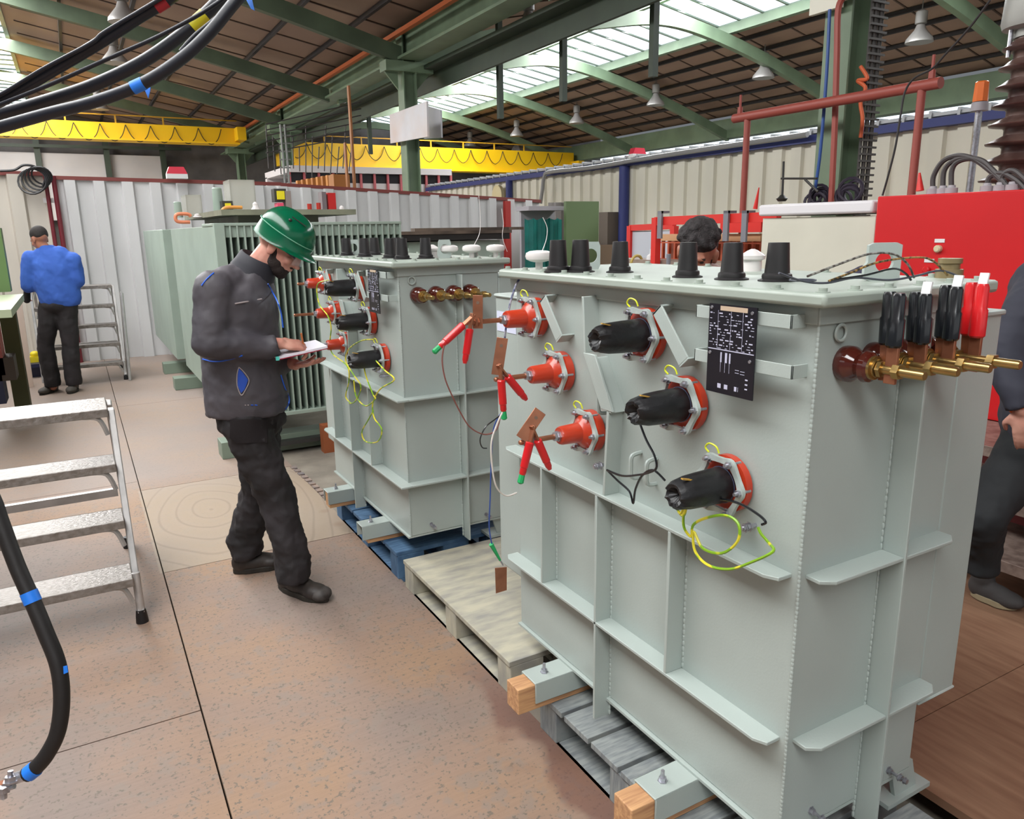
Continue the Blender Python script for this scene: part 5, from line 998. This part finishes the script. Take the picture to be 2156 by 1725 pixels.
def hair_prims(bm, H_, rot, s, kind):
    def E(p, r): ell(bm, V(H_) + rot @ (V(p) * s), tuple(k * s for k in r), rot)
    if kind == 'crop': E((0, -.022, .055), (.077, .090, .078)); E((0, -.045, .030), (.071, .054, .050))
    if kind == 'curly':
        rnd = random.Random(2); E((0, -.01, .070), (.078, .090, .070)); E((0, -.045, .03), (.076, .06, .08))
        for k in range(70):
            a_, e_ = rnd.uniform(0, 6.28), rnd.uniform(.1, 1.5); E((.078 * math.cos(a_) * math.cos(e_), -.012 + .09 * math.sin(a_) * math.cos(e_), .060 + .080 * math.sin(e_)), (.017,) * 3)
    if kind == 'beard':
        E((0, .050, -.080), (.040, .036, .030)); E((0, .076, -.062), (.024, .013, .012)); E((0, .060, -.090), (.030, .026, .022)); E((0, .088, -.041), (.024, .010, .005))
        for sx in (1, -1):
            E((sx * .034, .046, -.070), (.022, .032, .026)); E((sx * .046, .026, -.052), (.018, .032, .030)); E((sx * .055, .012, -.030), (.010, .016, .028)); E((sx * .0655, .006, -.004), (.006, .009, .026))
def hand(bm, wr, d, nrm, curl=.5, s=1.0, thumb=1, spread=.12):
    """palm at wrist wr pointing along d; nrm = back of hand"""
    d = V(d).normalized(); nrm = V(nrm); nrm = (nrm - d * nrm.dot(d)).normalized(); sd = d.cross(nrm) * thumb; wr = V(wr)
    rot = M((sd, d, nrm)).transposed(); ell(bm, wr + d * .045 * s, (.040 * s, .052 * s, .016 * s), rot); ell(bm, wr + d * .01 * s, (.028 * s, .03 * s, .018 * s), rot)
    for k, (o_, L_) in enumerate(((.030, .072), (.010, .080), (-.010, .074), (-.029, .058))):
        b0 = wr + d * .085 * s + sd * o_ * s; c_ = curl * (1 + .12 * k); dd = (d + sd * o_ * spread * 10).normalized(); p = b0; ang = 0; r_ = .0088 * s
        for j, fr_ in enumerate((.45, .32, .25)):
            ang += c_ * (.8, 1.0, .8)[j]; v = dd * math.cos(ang) - nrm * math.sin(ang); q = p + v * L_ * s * fr_; cap(bm, p, r_ * (1 - .06 * j), q, r_ * (.94 - .08 * j)); p = q
        cap(bm, wr + d * .05 * s + sd * o_ * s * .8, .011 * s, b0, .0095 * s)
    p = wr + d * .025 * s + sd * .030 * s; q = p + (d * .6 + sd * .65 - nrm * .35).normalized() * .036 * s; r = q + (d * .85 + sd * .05 - nrm * .5).normalized() * .034 * s
    cap(bm, p, .013 * s, q, .0105 * s); cap(bm, q, .0105 * s, r, .0085 * s)
def shoe(bm, heel, toe, s=1.0, up=0):
    heel, toe = V(heel), V(toe); d = (toe - heel); L_ = d.length; d.normalize(); sd = V((-d.y, d.x, 0)); rot = M((d, sd, V((0, 0, 1)))).transposed()
    ell(bm, heel + d * L_ * .16 + V((0, 0, .055)), (.050 * s, .040 * s, .055 * s), rot); ell(bm, heel + d * L_ * .45 + V((0, 0, .045)), (.10 * s, .044 * s, .045 * s), rot); ell(bm, heel + d * L_ * .76 + V((0, 0, .036)), (.078 * s, .052 * s, .038 * s), rot); ell(bm, heel + d * L_ * .2 + V((0, 0, .10)), (.05 * s, .042 * s, .06 * s), rot)
def sole(bm, heel, toe, s=1.0):
    heel, toe = V(heel), V(toe); d = toe - heel; L_ = d.length; d.normalize(); sd = V((-d.y, d.x, 0)); poly = []
    for k in range(20):
        q = 6.28318 * k / 20; u = .5 + .53 * math.cos(q); w_ = (.050 if u > .5 else .041) * math.sin(q) * s; poly.append(heel + d * L_ * u + sd * w_ * (1.0 if .1 < u < .9 else .9) + V((0, 0, .001)))
    prism(bm, poly, (0, 0, .026))
SOLE = mat('boot_sole', (.17, .15, .12), .7, var=.3, scale=40)
BOOT = mat('boot_leather', (.12, .095, .09), .55, rgb2=(.22, .19, .17), scale=14)
# ---- man in the green helmet
f_ = V((.87, -.49, 0)).normalized(); s_ = V((-.49, -.87, 0)).normalized(); P0 = V((-.60, 2.52, 0))
def mp(x, y, s=0):
    d = ray(x, y); o_ = P0 + s_ * s; t_ = (o_ - CAM).dot(s_) / d.dot(s_); return CAM + d * t_
def px(l): return l / 462.0
H1 = mp(588, 522); th = math.radians(36); hf = f_ * math.cos(th) - V((0, 0, 1)) * math.sin(th) + s_ * .05; hu = f_ * math.sin(th) + V((0, 0, 1)) * math.cos(th); hr = R3(hf, hu)
shR, elR, wrR = mp(450, 610, .19), mp(440, 722, .25), mp(590, 724, .12)
shL, elL, wrL = mp(520, 622, -.18), mp(540, 740, -.24), mp(622, 768, -.03)
hipR, knR, anR = mp(515, 895, .10), mp(572, 1048, .13), V((-.56, 2.33, .09)); hipL, knL, anL = mp(545, 890, -.09), mp(545, 1035, -.10), V((-.70, 2.72, .09))
toeR = at(2, 0, 688, 1268); heelR = at(2, 0, 590, 1238); heelL = at(2, 0, 494, 1208); toeL = at(2, 0, 600, 1190)
knR = mp(585, 1050, .10)
bm = NB(); head(bm, H1, hr, 1.03); cap(bm, H1 + hr @ V((0, -.02, -.03)), .058, mp(530, 585), .064)
cap(bm, mp(528, 590), .07, mp(520, 640), .10); cap(bm, mp(515, 640), .12, mp(520, 860), .12)
for a_, b_, c__ in ((shR, elR, wrR), (shL, elL, wrL)): cap(bm, a_, .045, b_, .038); cap(bm, b_, .038, c__, .026)
for a_, b_, c__ in ((hipR, knR, anR), (hipL, knL, anL)): cap(bm, a_, .07, b_, .05); cap(bm, b_, .05, c__, .035)
hand(bm, wrR, mp(640, 728, .06) - wrR, V((0, 0, 1)) + s_ * .55, .62, 1.06, -1)
hand(bm, wrL, mp(668, 766, .02) - wrL, V((0, 0, -1)), .18, .95, 1)
man = blob('person', bm, SKIN, None, .0048, 2); tag(man, 'man in a green helmet and dark jacket writing on a clipboard', 'person')
bm = NB(); hair_prims(bm, H1, hr, 1.03, 'crop'); blob('hair', bm, mat('short_hair', (.17, .13, .12), .8, bump=.3, bscale=200), man, .006, 3)
bm = NB(); hair_prims(bm, H1, hr, 1.03, 'beard'); blob('beard', bm, mat('beard_hair', (.14, .10, .09), .85, bump=.5, bscale=200), man, .005, 2)
# helmet shell
def hp(x, y, z): return H1 + hr @ (V((x, y, z)) * 1.03)
bm = NB(); rings = []; nn = 36
for j in range(9):
    e_ = j / 8 * math.pi / 2; row = []
    for k in range(nn):
        q = 6.28318 * k / nn; cx, cy = math.cos(q), math.sin(q); rr = math.cos(e_) ** .82; low = -.012 * (1 - cy) if j == 0 else 0
        fx = .100 * cx * rr; fy = (.128 if cy > 0 else .122) * cy * rr; fz = .055 + .112 * math.sin(e_) + (low + (-.020 * abs(cx) if j == 0 else 0))
        ridge = .006 * math.exp(-(cx * rr / .28) ** 2) * (1 if e_ > .3 else 0); row.append(bm.verts.new(hp(fx, fy - .004, fz + ridge)))
    rings.append(row)
for j in range(8):
    for k in range(nn): bm.faces.new((rings[j][k], rings[j][(k + 1) % nn], rings[j + 1][(k + 1) % nn], rings[j + 1][k]))
brim = []
for k in range(nn):
    q = 6.28318 * k / nn; cy = math.sin(q); out = 1.05 + (.26 * max(0, cy) ** 2); co = rings[0][k].co; c0_ = hp(0, 0, .05); brim.append(bm.verts.new(c0_ + (co - c0_) * out + (hr @ V((0, 0, -.008 - .012 * max(0, cy) ** 3)))))
for k in range(nn): bm.faces.new((brim[k], brim[(k + 1) % nn], rings[0][(k + 1) % nn], rings[0][k]))
bmesh.ops.solidify(bm, geom=bm.faces[:], thickness=.003)
HG = mat('helmet_green', (.02, .47, .32), .22, coat=.6); hel = obj('helmet', bm, HG, man, smooth=60, label='glossy green safety helmet')
bm = NB(); pts_ = [hp(.100 * math.cos(a_), -.004 + .125 * math.sin(a_), .073) for a_ in [i * .314 for i in range(21)]]; tube(bm, pts_, .0022, 5, 2); obj('helmet_ridge', bm, mat('helmet_light_edge', (.45, .72, .60), .4), hel)
bm = NB(); ell(bm, hp(.073, .0, .135), (.008,) * 3); obox(bm, hp(.060, .03, .150), (.004, .07, .004), hr); obj('helmet_vent', bm, mat('vent_dark', (.10, .12, .08), .5), hel)
bm = NB(); torus(bm, hp(0, -.02, .028), hr @ V((0, .15, 1)), .088, .006, 28, 6); obj('head_band', bm, mat('grey_headband', (.30, .30, .33), .5), hel)
bm = NB()
for sx in (1, -1): tube(bm, [hp(sx * .082, -.01, .02), hp(sx * .080, .05, .018), hp(sx * .066, .096, .012)], .0028, 6, 4)
gl = obj('safety_glasses', bm, mat('glasses_frame', (.30, .31, .38), .3), man); bm = NB(); P_ = [hp(.066, .094, .026), hp(0, .116, .026), hp(-.066, .094, .026)]; Q_ = [hp(.060, .094, -.02), hp(0, .120, -.016), hp(-.060, .094, -.02)]
va = [bm.verts.new(p) for p in P_]; vb = [bm.verts.new(p) for p in Q_]
for i in range(2): bm.faces.new((va[i], va[i + 1], vb[i + 1], vb[i]))
bmesh.ops.solidify(bm, geom=bm.faces[:], thickness=.002); obj('glasses_lens', bm, mat('clear_lens', (.9, .95, 1), .05, alpha=.25), gl)
bm = NB()
for sx in (1, -1): ell(bm, hp(sx * .030, .083, .012), (.012, .006, .005), hr); 
obj('eye', bm, mat('eye_dark', (.20, .16, .15), .3), man)
# jacket
JK = mat('charcoal_jacket', (.30, .285, .305), .62, rgb2=(.235, .225, .25), scale=4, bump=.35, bscale=14)
bm = NB(); RT_ = M((f_, s_, V((0, 0, 1)))).transposed()
loft(bm, [(mp(521, 868), .178, .19), (mp(520, 830), .184, .195), (mp(514, 780), .176, .19), (mp(508, 730), .168, .195), (mp(505, 680), .162, .205), (mp(506, 640), .150, .215), (mp(512, 612), .130, .195), (mp(520, 588), .108, .13), (mp(530, 570), .085, .092), (mp(537, 556), .072, .076)], RT_)
cap(bm, mp(495, 612), .085, shR, .082); cap(bm, mp(512, 610), .085, shL, .078); cap(bm, mp(515, 585), .072, mp(475, 600, .12), .075)
cap(bm, shR, .080, elR, .068); cap(bm, elR, .068, mp(560, 733, .14), .054); lathe(bm, mp(560, 733, .14), wrR - mp(560, 733, .14), [(0, .054), ((wrR - mp(560, 733, .14)).length * .85, .049)], 16)
cap(bm, shL, .075, elL, .065); cap(bm, elL, .06, mp(595, 765, -.06), .05)
jk = blob('jacket', bm, JK, man, .010, 3, .020, .07)
# collar, piping, pocket
bm = NB(); c_ = mp(545, 578); a_ = (mp(572, 532) - mp(525, 592)).normalized(); cax = (f_ * .35 + V((0, 0, 1))).normalized(); lathe(bm, mp(532, 574), (f_ * .55 + V((0, 0, 1))).normalized(), [(0, .100), (.03, .090), (.070, .082), (.074, .076), (.04, .066)], 24, caps=False); obj('collar', bm, mat('collar_dark', (.15, .15, .18), .7), jk, smooth=60)
BP = mat('blue_piping', (.12, .36, .80), .5)
def surf_tube(nm, pts, r, m_, par, s):
    bm = NB(); tube(bm, [mp(x, y, s) for x, y in pts], r, 6, 5); return obj(nm, bm, m_, par)
def proj_on(x, y, off=.003):
    dg = bpy.context.evaluated_depsgraph_get(); o_ = jk; org = CAM - WL[jk.name]; d = ray(x, y).normalized(); ok, loc, nr, _ = o_.ray_cast(org, d)
    return (loc + WL[jk.name] + nr * off) if ok else mp(x, y, .2)
bpy.context.view_layer.update()
def ptube(nm, pts, r, m_, flat=False):
    bm = NB(); P = [proj_on(*q) for q in pts]; tube(bm, P, r, 6, 4); return obj(nm, bm, m_, jk)
ptube('zip_piping', ((563, 598), (572, 615), (584, 635), (592, 660), (596, 690)), .003, BP)
ptube('zip_piping', ((590, 790), (598, 815), (607, 835), (608, 850), (600, 862)), .003, BP)
ptube('sleeve_piping', ((428, 756), (450, 761), (478, 758), (510, 748)), .003, BP)
ptube('shoulder_piping', ((425, 602), (436, 588), (450, 576)), .003, BP)
ptube('reflective_strip', ((494, 640), (515, 636), (550, 630)), .0035, mat('reflective_grey', (.62, .58, .58), .5))
bm = NB(); P = [proj_on(*q, off=.004) for q in ((503, 775), (512, 785), (522, 800), (515, 820), (508, 828), (501, 812), (501, 790))]; prism(bm, P, (ray(510, 800) * -.002)); obj('pocket_lining', bm, mat('pocket_blue', (.10, .28, .66), .6), jk, smooth=0)
ptube('pocket_zip', ((503, 773), (514, 784), (524, 801), (516, 822), (508, 832), (500, 812), (500, 788), (503, 773)), .0024, mat('reflective_grey', (.62, .58, .58), .5))
for k, (x, w_, m_) in enumerate(((515, 3, 'reflective_grey'), (521, 3, 'reflective_grey'), (528, 5, 'blue_piping'), (536, 5, 'blue_piping'))): ptube('hem_print', ((x, 853), (x + w_ * .5, 853.2), (x + w_, 853.4)), .0022, MATS[m_])
# trousers
TR = mat('black_work_trousers', (.15, .13, .14), .8, rgb2=(.10, .09, .095), scale=6, bump=.5, bscale=16)
bm = NB(); ell(bm, mp(528, 880), (.155, .17, .11), RT_, 18, 10)
for a_, b_, c__, e_ in ((hipR, knR, anR, 1), (hipL, knL, anL, 0)): cap(bm, a_, .105, b_, .083); cap(bm, b_, .083, V((c__.x, c__.y, .17)), .080); lathe(bm, V((c__.x, c__.y, .085)), (0, 0, 1), [(0, .078), (.1, .082)], 18)
trs = blob('trousers', bm, TR, man, .010, 3, .034, .065)
bpy.context.view_layer.update()
def tproj(x, y, off=.004):
    ok, loc, nr, _ = trs.ray_cast(CAM - WL[trs.name], ray(x, y).normalized()); return (loc + WL[trs.name] + nr * off) if ok else None
bm = NB(); g_ = [[tproj(x, y, .007) for x in (486, 500, 520, 540, 560, 580)] for y in (884, 900, 915, 932)]
if all(all(q is not None for q in row) for row in g_):
    g_[3][0] = g_[3][0].lerp(g_[2][0], .6); g_[3][5] = g_[3][5].lerp(g_[2][5], .6)
    vs = [[bm.verts.new(q) for q in row] for row in g_]
    for a in range(3):
        for b_ in range(5): bm.faces.new((vs[a][b_], vs[a][b_ + 1], vs[a + 1][b_ + 1], vs[a + 1][b_]))
    bmesh.ops.solidify(bm, geom=bm.faces[:], thickness=.006); obj('thigh_pocket', bm, mat('pocket_cloth', (.175, .15, .155), .85, bump=.3, bscale=20), trs)
for (h_, t_) in ((heelR, toeR), (heelL, toeL)):
    bm = NB(); shoe(bm, h_, t_, 1.02); bt_ = blob('boot', bm, BOOT, man, .007, 3); bm = NB(); sole(bm, h_, t_, 1.08); obj('boot_sole', bm, SOLE, bt_, smooth=0, bevel=.004)
    d_ = (t_ - h_); L_ = d_.length; d_.normalize(); sd_ = V((-d_.y, d_.x, 0)); rot_ = M((d_, sd_, V((0, 0, 1)))).transposed()
    bm = NB(); ell(bm, h_ + d_ * L_ * .90 + V((0, 0, .034)), (.046, .050, .033), rot_); obj('toe_cap', bm, mat('scuffed_toe', (.27, .25, .24), .6, rgb2=(.16, .14, .13), scale=30), bt_)
    for k in range(4): bm = NB(); q = h_ + d_ * L_ * (.42 + .09 * k) + V((0, 0, .094 - .008 * k)); tube(bm, [q - sd_ * .024 - V((0, 0, .012)), q + V((0, 0, .002)), q + sd_ * .024 - V((0, 0, .012))], .003, 6, 3); obj('lace', bm, mat('lace_grey', (.33, .30, .28), .7), bt_)
# clipboard pad and pencil
cb = thing('clipboard', 'white paper pad with a red underside held by the helmeted man', 'clipboard', mp(640, 752, .05)); A, B = mp(584, 757, .16), mp(690, 733, .05); dv = (B - A); wv = (mp(665, 720, -.12) - mp(690, 733, .05)) ; up_ = dv.cross(wv).normalized(); up_ = up_ if up_.z > 0 else -up_
bm = NB(); prism(bm, [A, B, B + wv, A + wv], up_ * .010); obj('paper_sheet', bm, mat('paper_bright', (.90, .89, .93), .6), cb, smooth=0)
bm = NB(); prism(bm, [A - up_ * .004, B - up_ * .004, B + wv - up_ * .004, A + wv - up_ * .004], up_ * .0035); obj('backing_board', bm, mat('crimson_board', (.62, .10, .22), .5), cb, smooth=0)
bm = NB(); e_ = A + dv * .0; box(bm, e_ - V((.006, .006, .004)), e_ + V((.008, .008, .012))); obj('clip_tab', bm, mat('mint_tab', (.35, .80, .75), .5), cb)
bm = NB(); cyl(bm, mp(634, 702, .06), mp(640, 732, .04), .0045, n=8); tag(obj('pencil', bm, mat('pencil_orange', (.72, .42, .22), .5)), 'short orange pencil in the right hand of the helmeted man', 'pencil')

# ---- worker in blue, back to the camera
P0 = V((-1.54, 8.45, 0)); s_ = V((-.30, -.954, 0)).normalized(); f_ = V((.954, -.30, 0)); sc2 = 1.0   # s_ points to the camera, f_ to the right in the picture
H2 = mp(84, 505); hr2 = R3(V((-.55, .70, -.45)), V((-.2, .25, 1))); bm = NB(); head(bm, H2, hr2, 1.0); cap(bm, H2 + V((.01, 0, -.05)), .055, mp(100, 535), .07)
cap(bm, mp(108, 552), .08, mp(122, 640), .10); RT2 = M((f_, s_, V((0, 0, 1)))).transposed()
aL = (mp(66, 545), mp(62, 600, .0), mp(60, 612, -.12)); aR = (mp(152, 548), mp(162, 590), mp(130, 610, -.3))
for a_, b_, c__ in (aL, aR): cap(bm, a_, .05, b_, .04); cap(bm, b_, .04, c__, .03)
lgA = (mp(105, 640), mp(96, 730), mp(112, 815)); lgB = (mp(140, 640), mp(148, 730), mp(155, 808))
for a_, b_, c__ in (lgA, lgB): cap(bm, a_, .07, b_, .055); cap(bm, b_, .055, c__, .04)
hand(bm, aL[2], V((-.3, .3, -.7)), V((-1, 0, 0)), .7, 1.0)
man2 = blob('person', bm, SKIN2, None, .009, 3); tag(man2, 'worker in a blue sweatshirt and black trousers standing with his back turned', 'person')
bm = NB(); hair_prims(bm, H2, hr2, 1.05, 'crop'); blob('hair', bm, mat('greying_hair', (.17, .15, .14), .8, bump=.4, bscale=150), man2, .009, 3)
bm = NB()
loft(bm, [(mp(130, 644), .175, .12), (mp(128, 632), .200, .145), (mp(122, 610), .212, .155), (mp(116, 580), .215, .15), (mp(112, 555), .205, .135), (mp(108, 538), .165, .11), (mp(102, 524), .09, .08), (mp(98, 516), .065, .06)], RT2)
cap(bm, mp(90, 538), .085, mp(74, 556), .085); cap(bm, mp(126, 536), .09, mp(148, 552), .085)
cap(bm, aL[0], .09, aL[1], .085); cap(bm, aL[1], .07, aL[2] + V((0, .0, .02)), .05); cap(bm, aR[0], .09, aR[1], .08); cap(bm, aR[1], .08, aR[2], .06)
blob('sweatshirt', bm, mat('blue_sweatshirt', (.22, .38, .72), .85, rgb2=(.19, .34, .67), scale=5, bump=.25, bscale=12), man2, .012, 3, .022, .09)
bm = NB(); ell(bm, mp(122, 642), (.185, .14, .10), RT2)
for a_, b_, c__ in (lgA, lgB): cap(bm, a_, .105, b_, .085); cap(bm, b_, .085, V((c__.x, c__.y, .14)), .085); lathe(bm, V((c__.x, c__.y, .07)), (0, 0, 1), [(0, .08), (.08, .085)], 16)
blob('trousers', bm, TR, man2, .013, 5, .03, .12)
for q0, q1 in (((118, 822), (86, 833)), ((160, 820), (150, 828))):
    bm = NB(); a_, b_ = at(2, 0, *q0), at(2, 0, *q1); d_ = (b_ - a_).normalized() * .27; shoe(bm, a_ - d_ * .1, a_ + d_, 1.05); b__ = blob('boot', bm, mat('grey_boot', (.30, .28, .26), .7), man2, .010, 3); bm = NB(); sole(bm, a_ - d_ * .1, a_ + d_, 1.1); obj('boot_sole', bm, SOLE, b__, smooth=0)
bm = NB(); cap(bm, aL[2] + V((-.01, .0, .01)), .034, aL[2] + V((-.03, .02, -.10)), .036); blob('glove', bm, mat('black_glove', (.07, .06, .06), .7), man2, .009, 3)

# ---- worker behind the near transformer (head and shoulders)
P0 = V((1.12, 1.54, 0)); s_ = V((-.49, -.87, 0)).normalized(); f_ = V((.87, -.49, 0)); RT3 = M((f_, s_, V((0, 0, 1)))).transposed()
H3 = mp(1468, 536); hr3 = R3(s_ * .8 - f_ * .38 + V((0, 0, -.45)), V((0, -.2, 1))); bm = NB(); P = head(bm, H3, hr3, 1.05); cap(bm, H3 + V((.02, .05, -.05)), .06, mp(1520, 600, -.12), .07)
cap(bm, mp(1535, 630, -.12), .13, mp(1560, 800, -.1), .14); cap(bm, mp(1560, 800, -.1), .14, V((1.3, 1.65, .9)), .13)
for dx in (-.1, .1): q_ = V((1.3, 1.65, 0)) + f_ * dx; cap(bm, q_ + V((0, 0, .88)), .08, q_ + V((0, 0, .48)), .055); cap(bm, q_ + V((0, 0, .48)), .055, q_ + V((0, 0, .1)), .04)
eA = mp(1700, 640, -.1); hA = mp(1835, 575, .05)
cap(bm, mp(1600, 620, -.1), .05, eA, .04); cap(bm, eA, .04, hA, .028)
hand(bm, hA, f_ * .6 + V((0, 0, -.4)), V((0, 0, 1)), .5, .9)
man3 = blob('person', bm, SKIN2, None, .007, 2); tag(man3, 'worker with curly dark hair and beard looking down behind the black caps', 'person')
bm = NB(); hair_prims(bm, H3, hr3, 1.06, 'curly'); blob('hair', bm, mat('curly_hair', (.085, .07, .07), .75, rgb2=(.18, .155, .16), scale=70, bump=.6, bscale=150), man3, .007, 1)
bm = NB(); hair_prims(bm, H3, hr3, 1.0, 'beard'); blob('beard', bm, mat('beard_hair', (.14, .10, .09), .85), man3, .006, 2)
bm = NB()
for sx in (1, -1): ell(bm, H3 + hr3 @ V((sx * .030, .080, .012)), (.013, .006, .006), hr3); obox(bm, H3 + hr3 @ V((sx * .032, .088, .032)), (.035, .008, .007), hr3)
obj('brow_and_eye', bm, mat('eye_dark', (.20, .16, .15), .3), man3)
bm = NB(); NAVY = mat('navy_jacket', (.19, .18, .26), .8, bump=.2, bscale=8)
cap(bm, mp(1530, 620, -.12), .12, mp(1560, 800, -.1), .18); cap(bm, mp(1560, 800, -.1), .18, V((1.3, 1.65, .95)), .17); cap(bm, mp(1600, 625, -.12), .085, eA, .062); cap(bm, eA, .062, mp(1815, 580, .04), .045); cap(bm, mp(1460, 630, -.12), .085, mp(1400, 700, -.1), .06); blob('jacket', bm, NAVY, man3, .012, 4, .02, .12)
bm = NB()
for dx in (-.1, .1): q_ = V((1.3, 1.65, 0)) + f_ * dx; cap(bm, q_ + V((0, 0, .9)), .11, q_ + V((0, 0, .48)), .085); cap(bm, q_ + V((0, 0, .48)), .085, q_ + V((0, 0, .12)), .075)
blob('trousers', bm, TR, man3, .014, 3)
for dx in (-.1, .1):
    q_ = V((1.3, 1.65, 0)) + f_ * dx; bm = NB(); shoe(bm, q_ - s_ * .07, q_ + s_ * .18, 1.0); blob('boot', bm, BOOT, man3, .010, 2)

# ---- worker at the right edge, stepping away
P0 = V((2.10, .50, 0)); s_ = V((-.49, -.87, 0)).normalized(); f_ = V((.87, -.49, 0))
shx, elx, wrx = mp(2165, 650, .1), mp(2118, 745, .12), mp(2150, 862, .22)
hipx, kn_, an_ = mp(2175, 935), mp(2072, 1085, .10), mp(2062, 1195, .0); hipy, kny, any_ = mp(2230, 940), mp(2290, 1090), mp(2300, 1200)
bm = NB(); Hx = mp(2240, 470); hx = R3(V((.3, .9, -.2)), V((0, 0, 1))); head(bm, Hx, hx, 1.0); cap(bm, Hx, .06, mp(2230, 560), .07); cap(bm, mp(2225, 620), .13, mp(2205, 900), .13)
cap(bm, shx, .05, elx, .042); cap(bm, elx, .042, wrx, .030)
cap(bm, mp(2290, 650), .05, mp(2310, 760), .04); cap(bm, mp(2310, 760), .04, mp(2330, 860), .03)
for a_, b_, c__ in ((hipx, kn_, an_), (hipy, kny, any_)): cap(bm, a_, .08, b_, .055); cap(bm, b_, .055, c__, .04)
hand(bm, wrx, V((.18, -.15, -.9)), V((-.8, -.35, 0)), .28, 1.08); hand(bm, mp(2330, 860), V((0, 0, -1)), V((.5, -.8, 0)), .4)
man4 = blob('person', bm, SKIN, None, .008, 2); tag(man4, 'worker in dark clothes cut off by the right edge, one leg raised back', 'person')
bm = NB(); cap(bm, mp(2225, 620), .17, mp(2205, 880), .17); cap(bm, mp(2200, 600), .10, shx, .085); cap(bm, shx, .088, elx, .074); cap(bm, elx, .074, mp(2140, 828, .20), .056); lathe(bm, mp(2140, 828, .20), wrx - mp(2140, 828, .20), [(0, .055), (.06, .052)], 16); cap(bm, mp(2270, 600), .1, mp(2310, 760), .07)
blob('jacket', bm, mat('dark_blue_grey_jacket', (.185, .19, .235), .8, bump=.25, bscale=8), man4, .011, 5, .025, .10)
bm = NB(); torus(bm, wrx - (wrx - elx).normalized() * .0, wrx - elx, .034, .005, 18, 6); obj('orange_cuff', bm, mat('orange_cuff', (.85, .42, .15), .5), man4)
bm = NB(); ell(bm, mp(2200, 925), (.17, .15, .12)); TRB = mat('black_trousers_soft', (.10, .11, .12), .85, bump=.3, bscale=8)
for a_, b_, c__ in ((hipx, kn_, an_), (hipy, kny, any_)): cap(bm, a_, .115, b_, .092); cap(bm, b_, .092, c__ + V((0, 0, .06)), .075); lathe(bm, c__ + V((0, 0, -.02)), (0, 0, 1), [(0, .07), (.1, .075)], 16)
blob('trousers', bm, TRB, man4, .012, 5, .035, .11)
a_, b_ = at(2, 0, 2046, 1252), at(2, 0, 2138, 1285)
bm = NB(); shoe(bm, a_, b_, 1.0); bt_ = blob('boot', bm, mat('grey_suede', (.25, .24, .24), .75), man4, .008, 3); bm = NB(); sole(bm, a_, b_, 1.08); obj('boot_sole', bm, mat('beige_sole', (.60, .55, .44), .7), bt_, smooth=0, bevel=.003)
q_ = V((any_.x, any_.y, 0)); bm = NB(); shoe(bm, q_, q_ + V((.2, -.15, 0)), 1.0); blob('boot', bm, BOOT, man4, .010, 2)
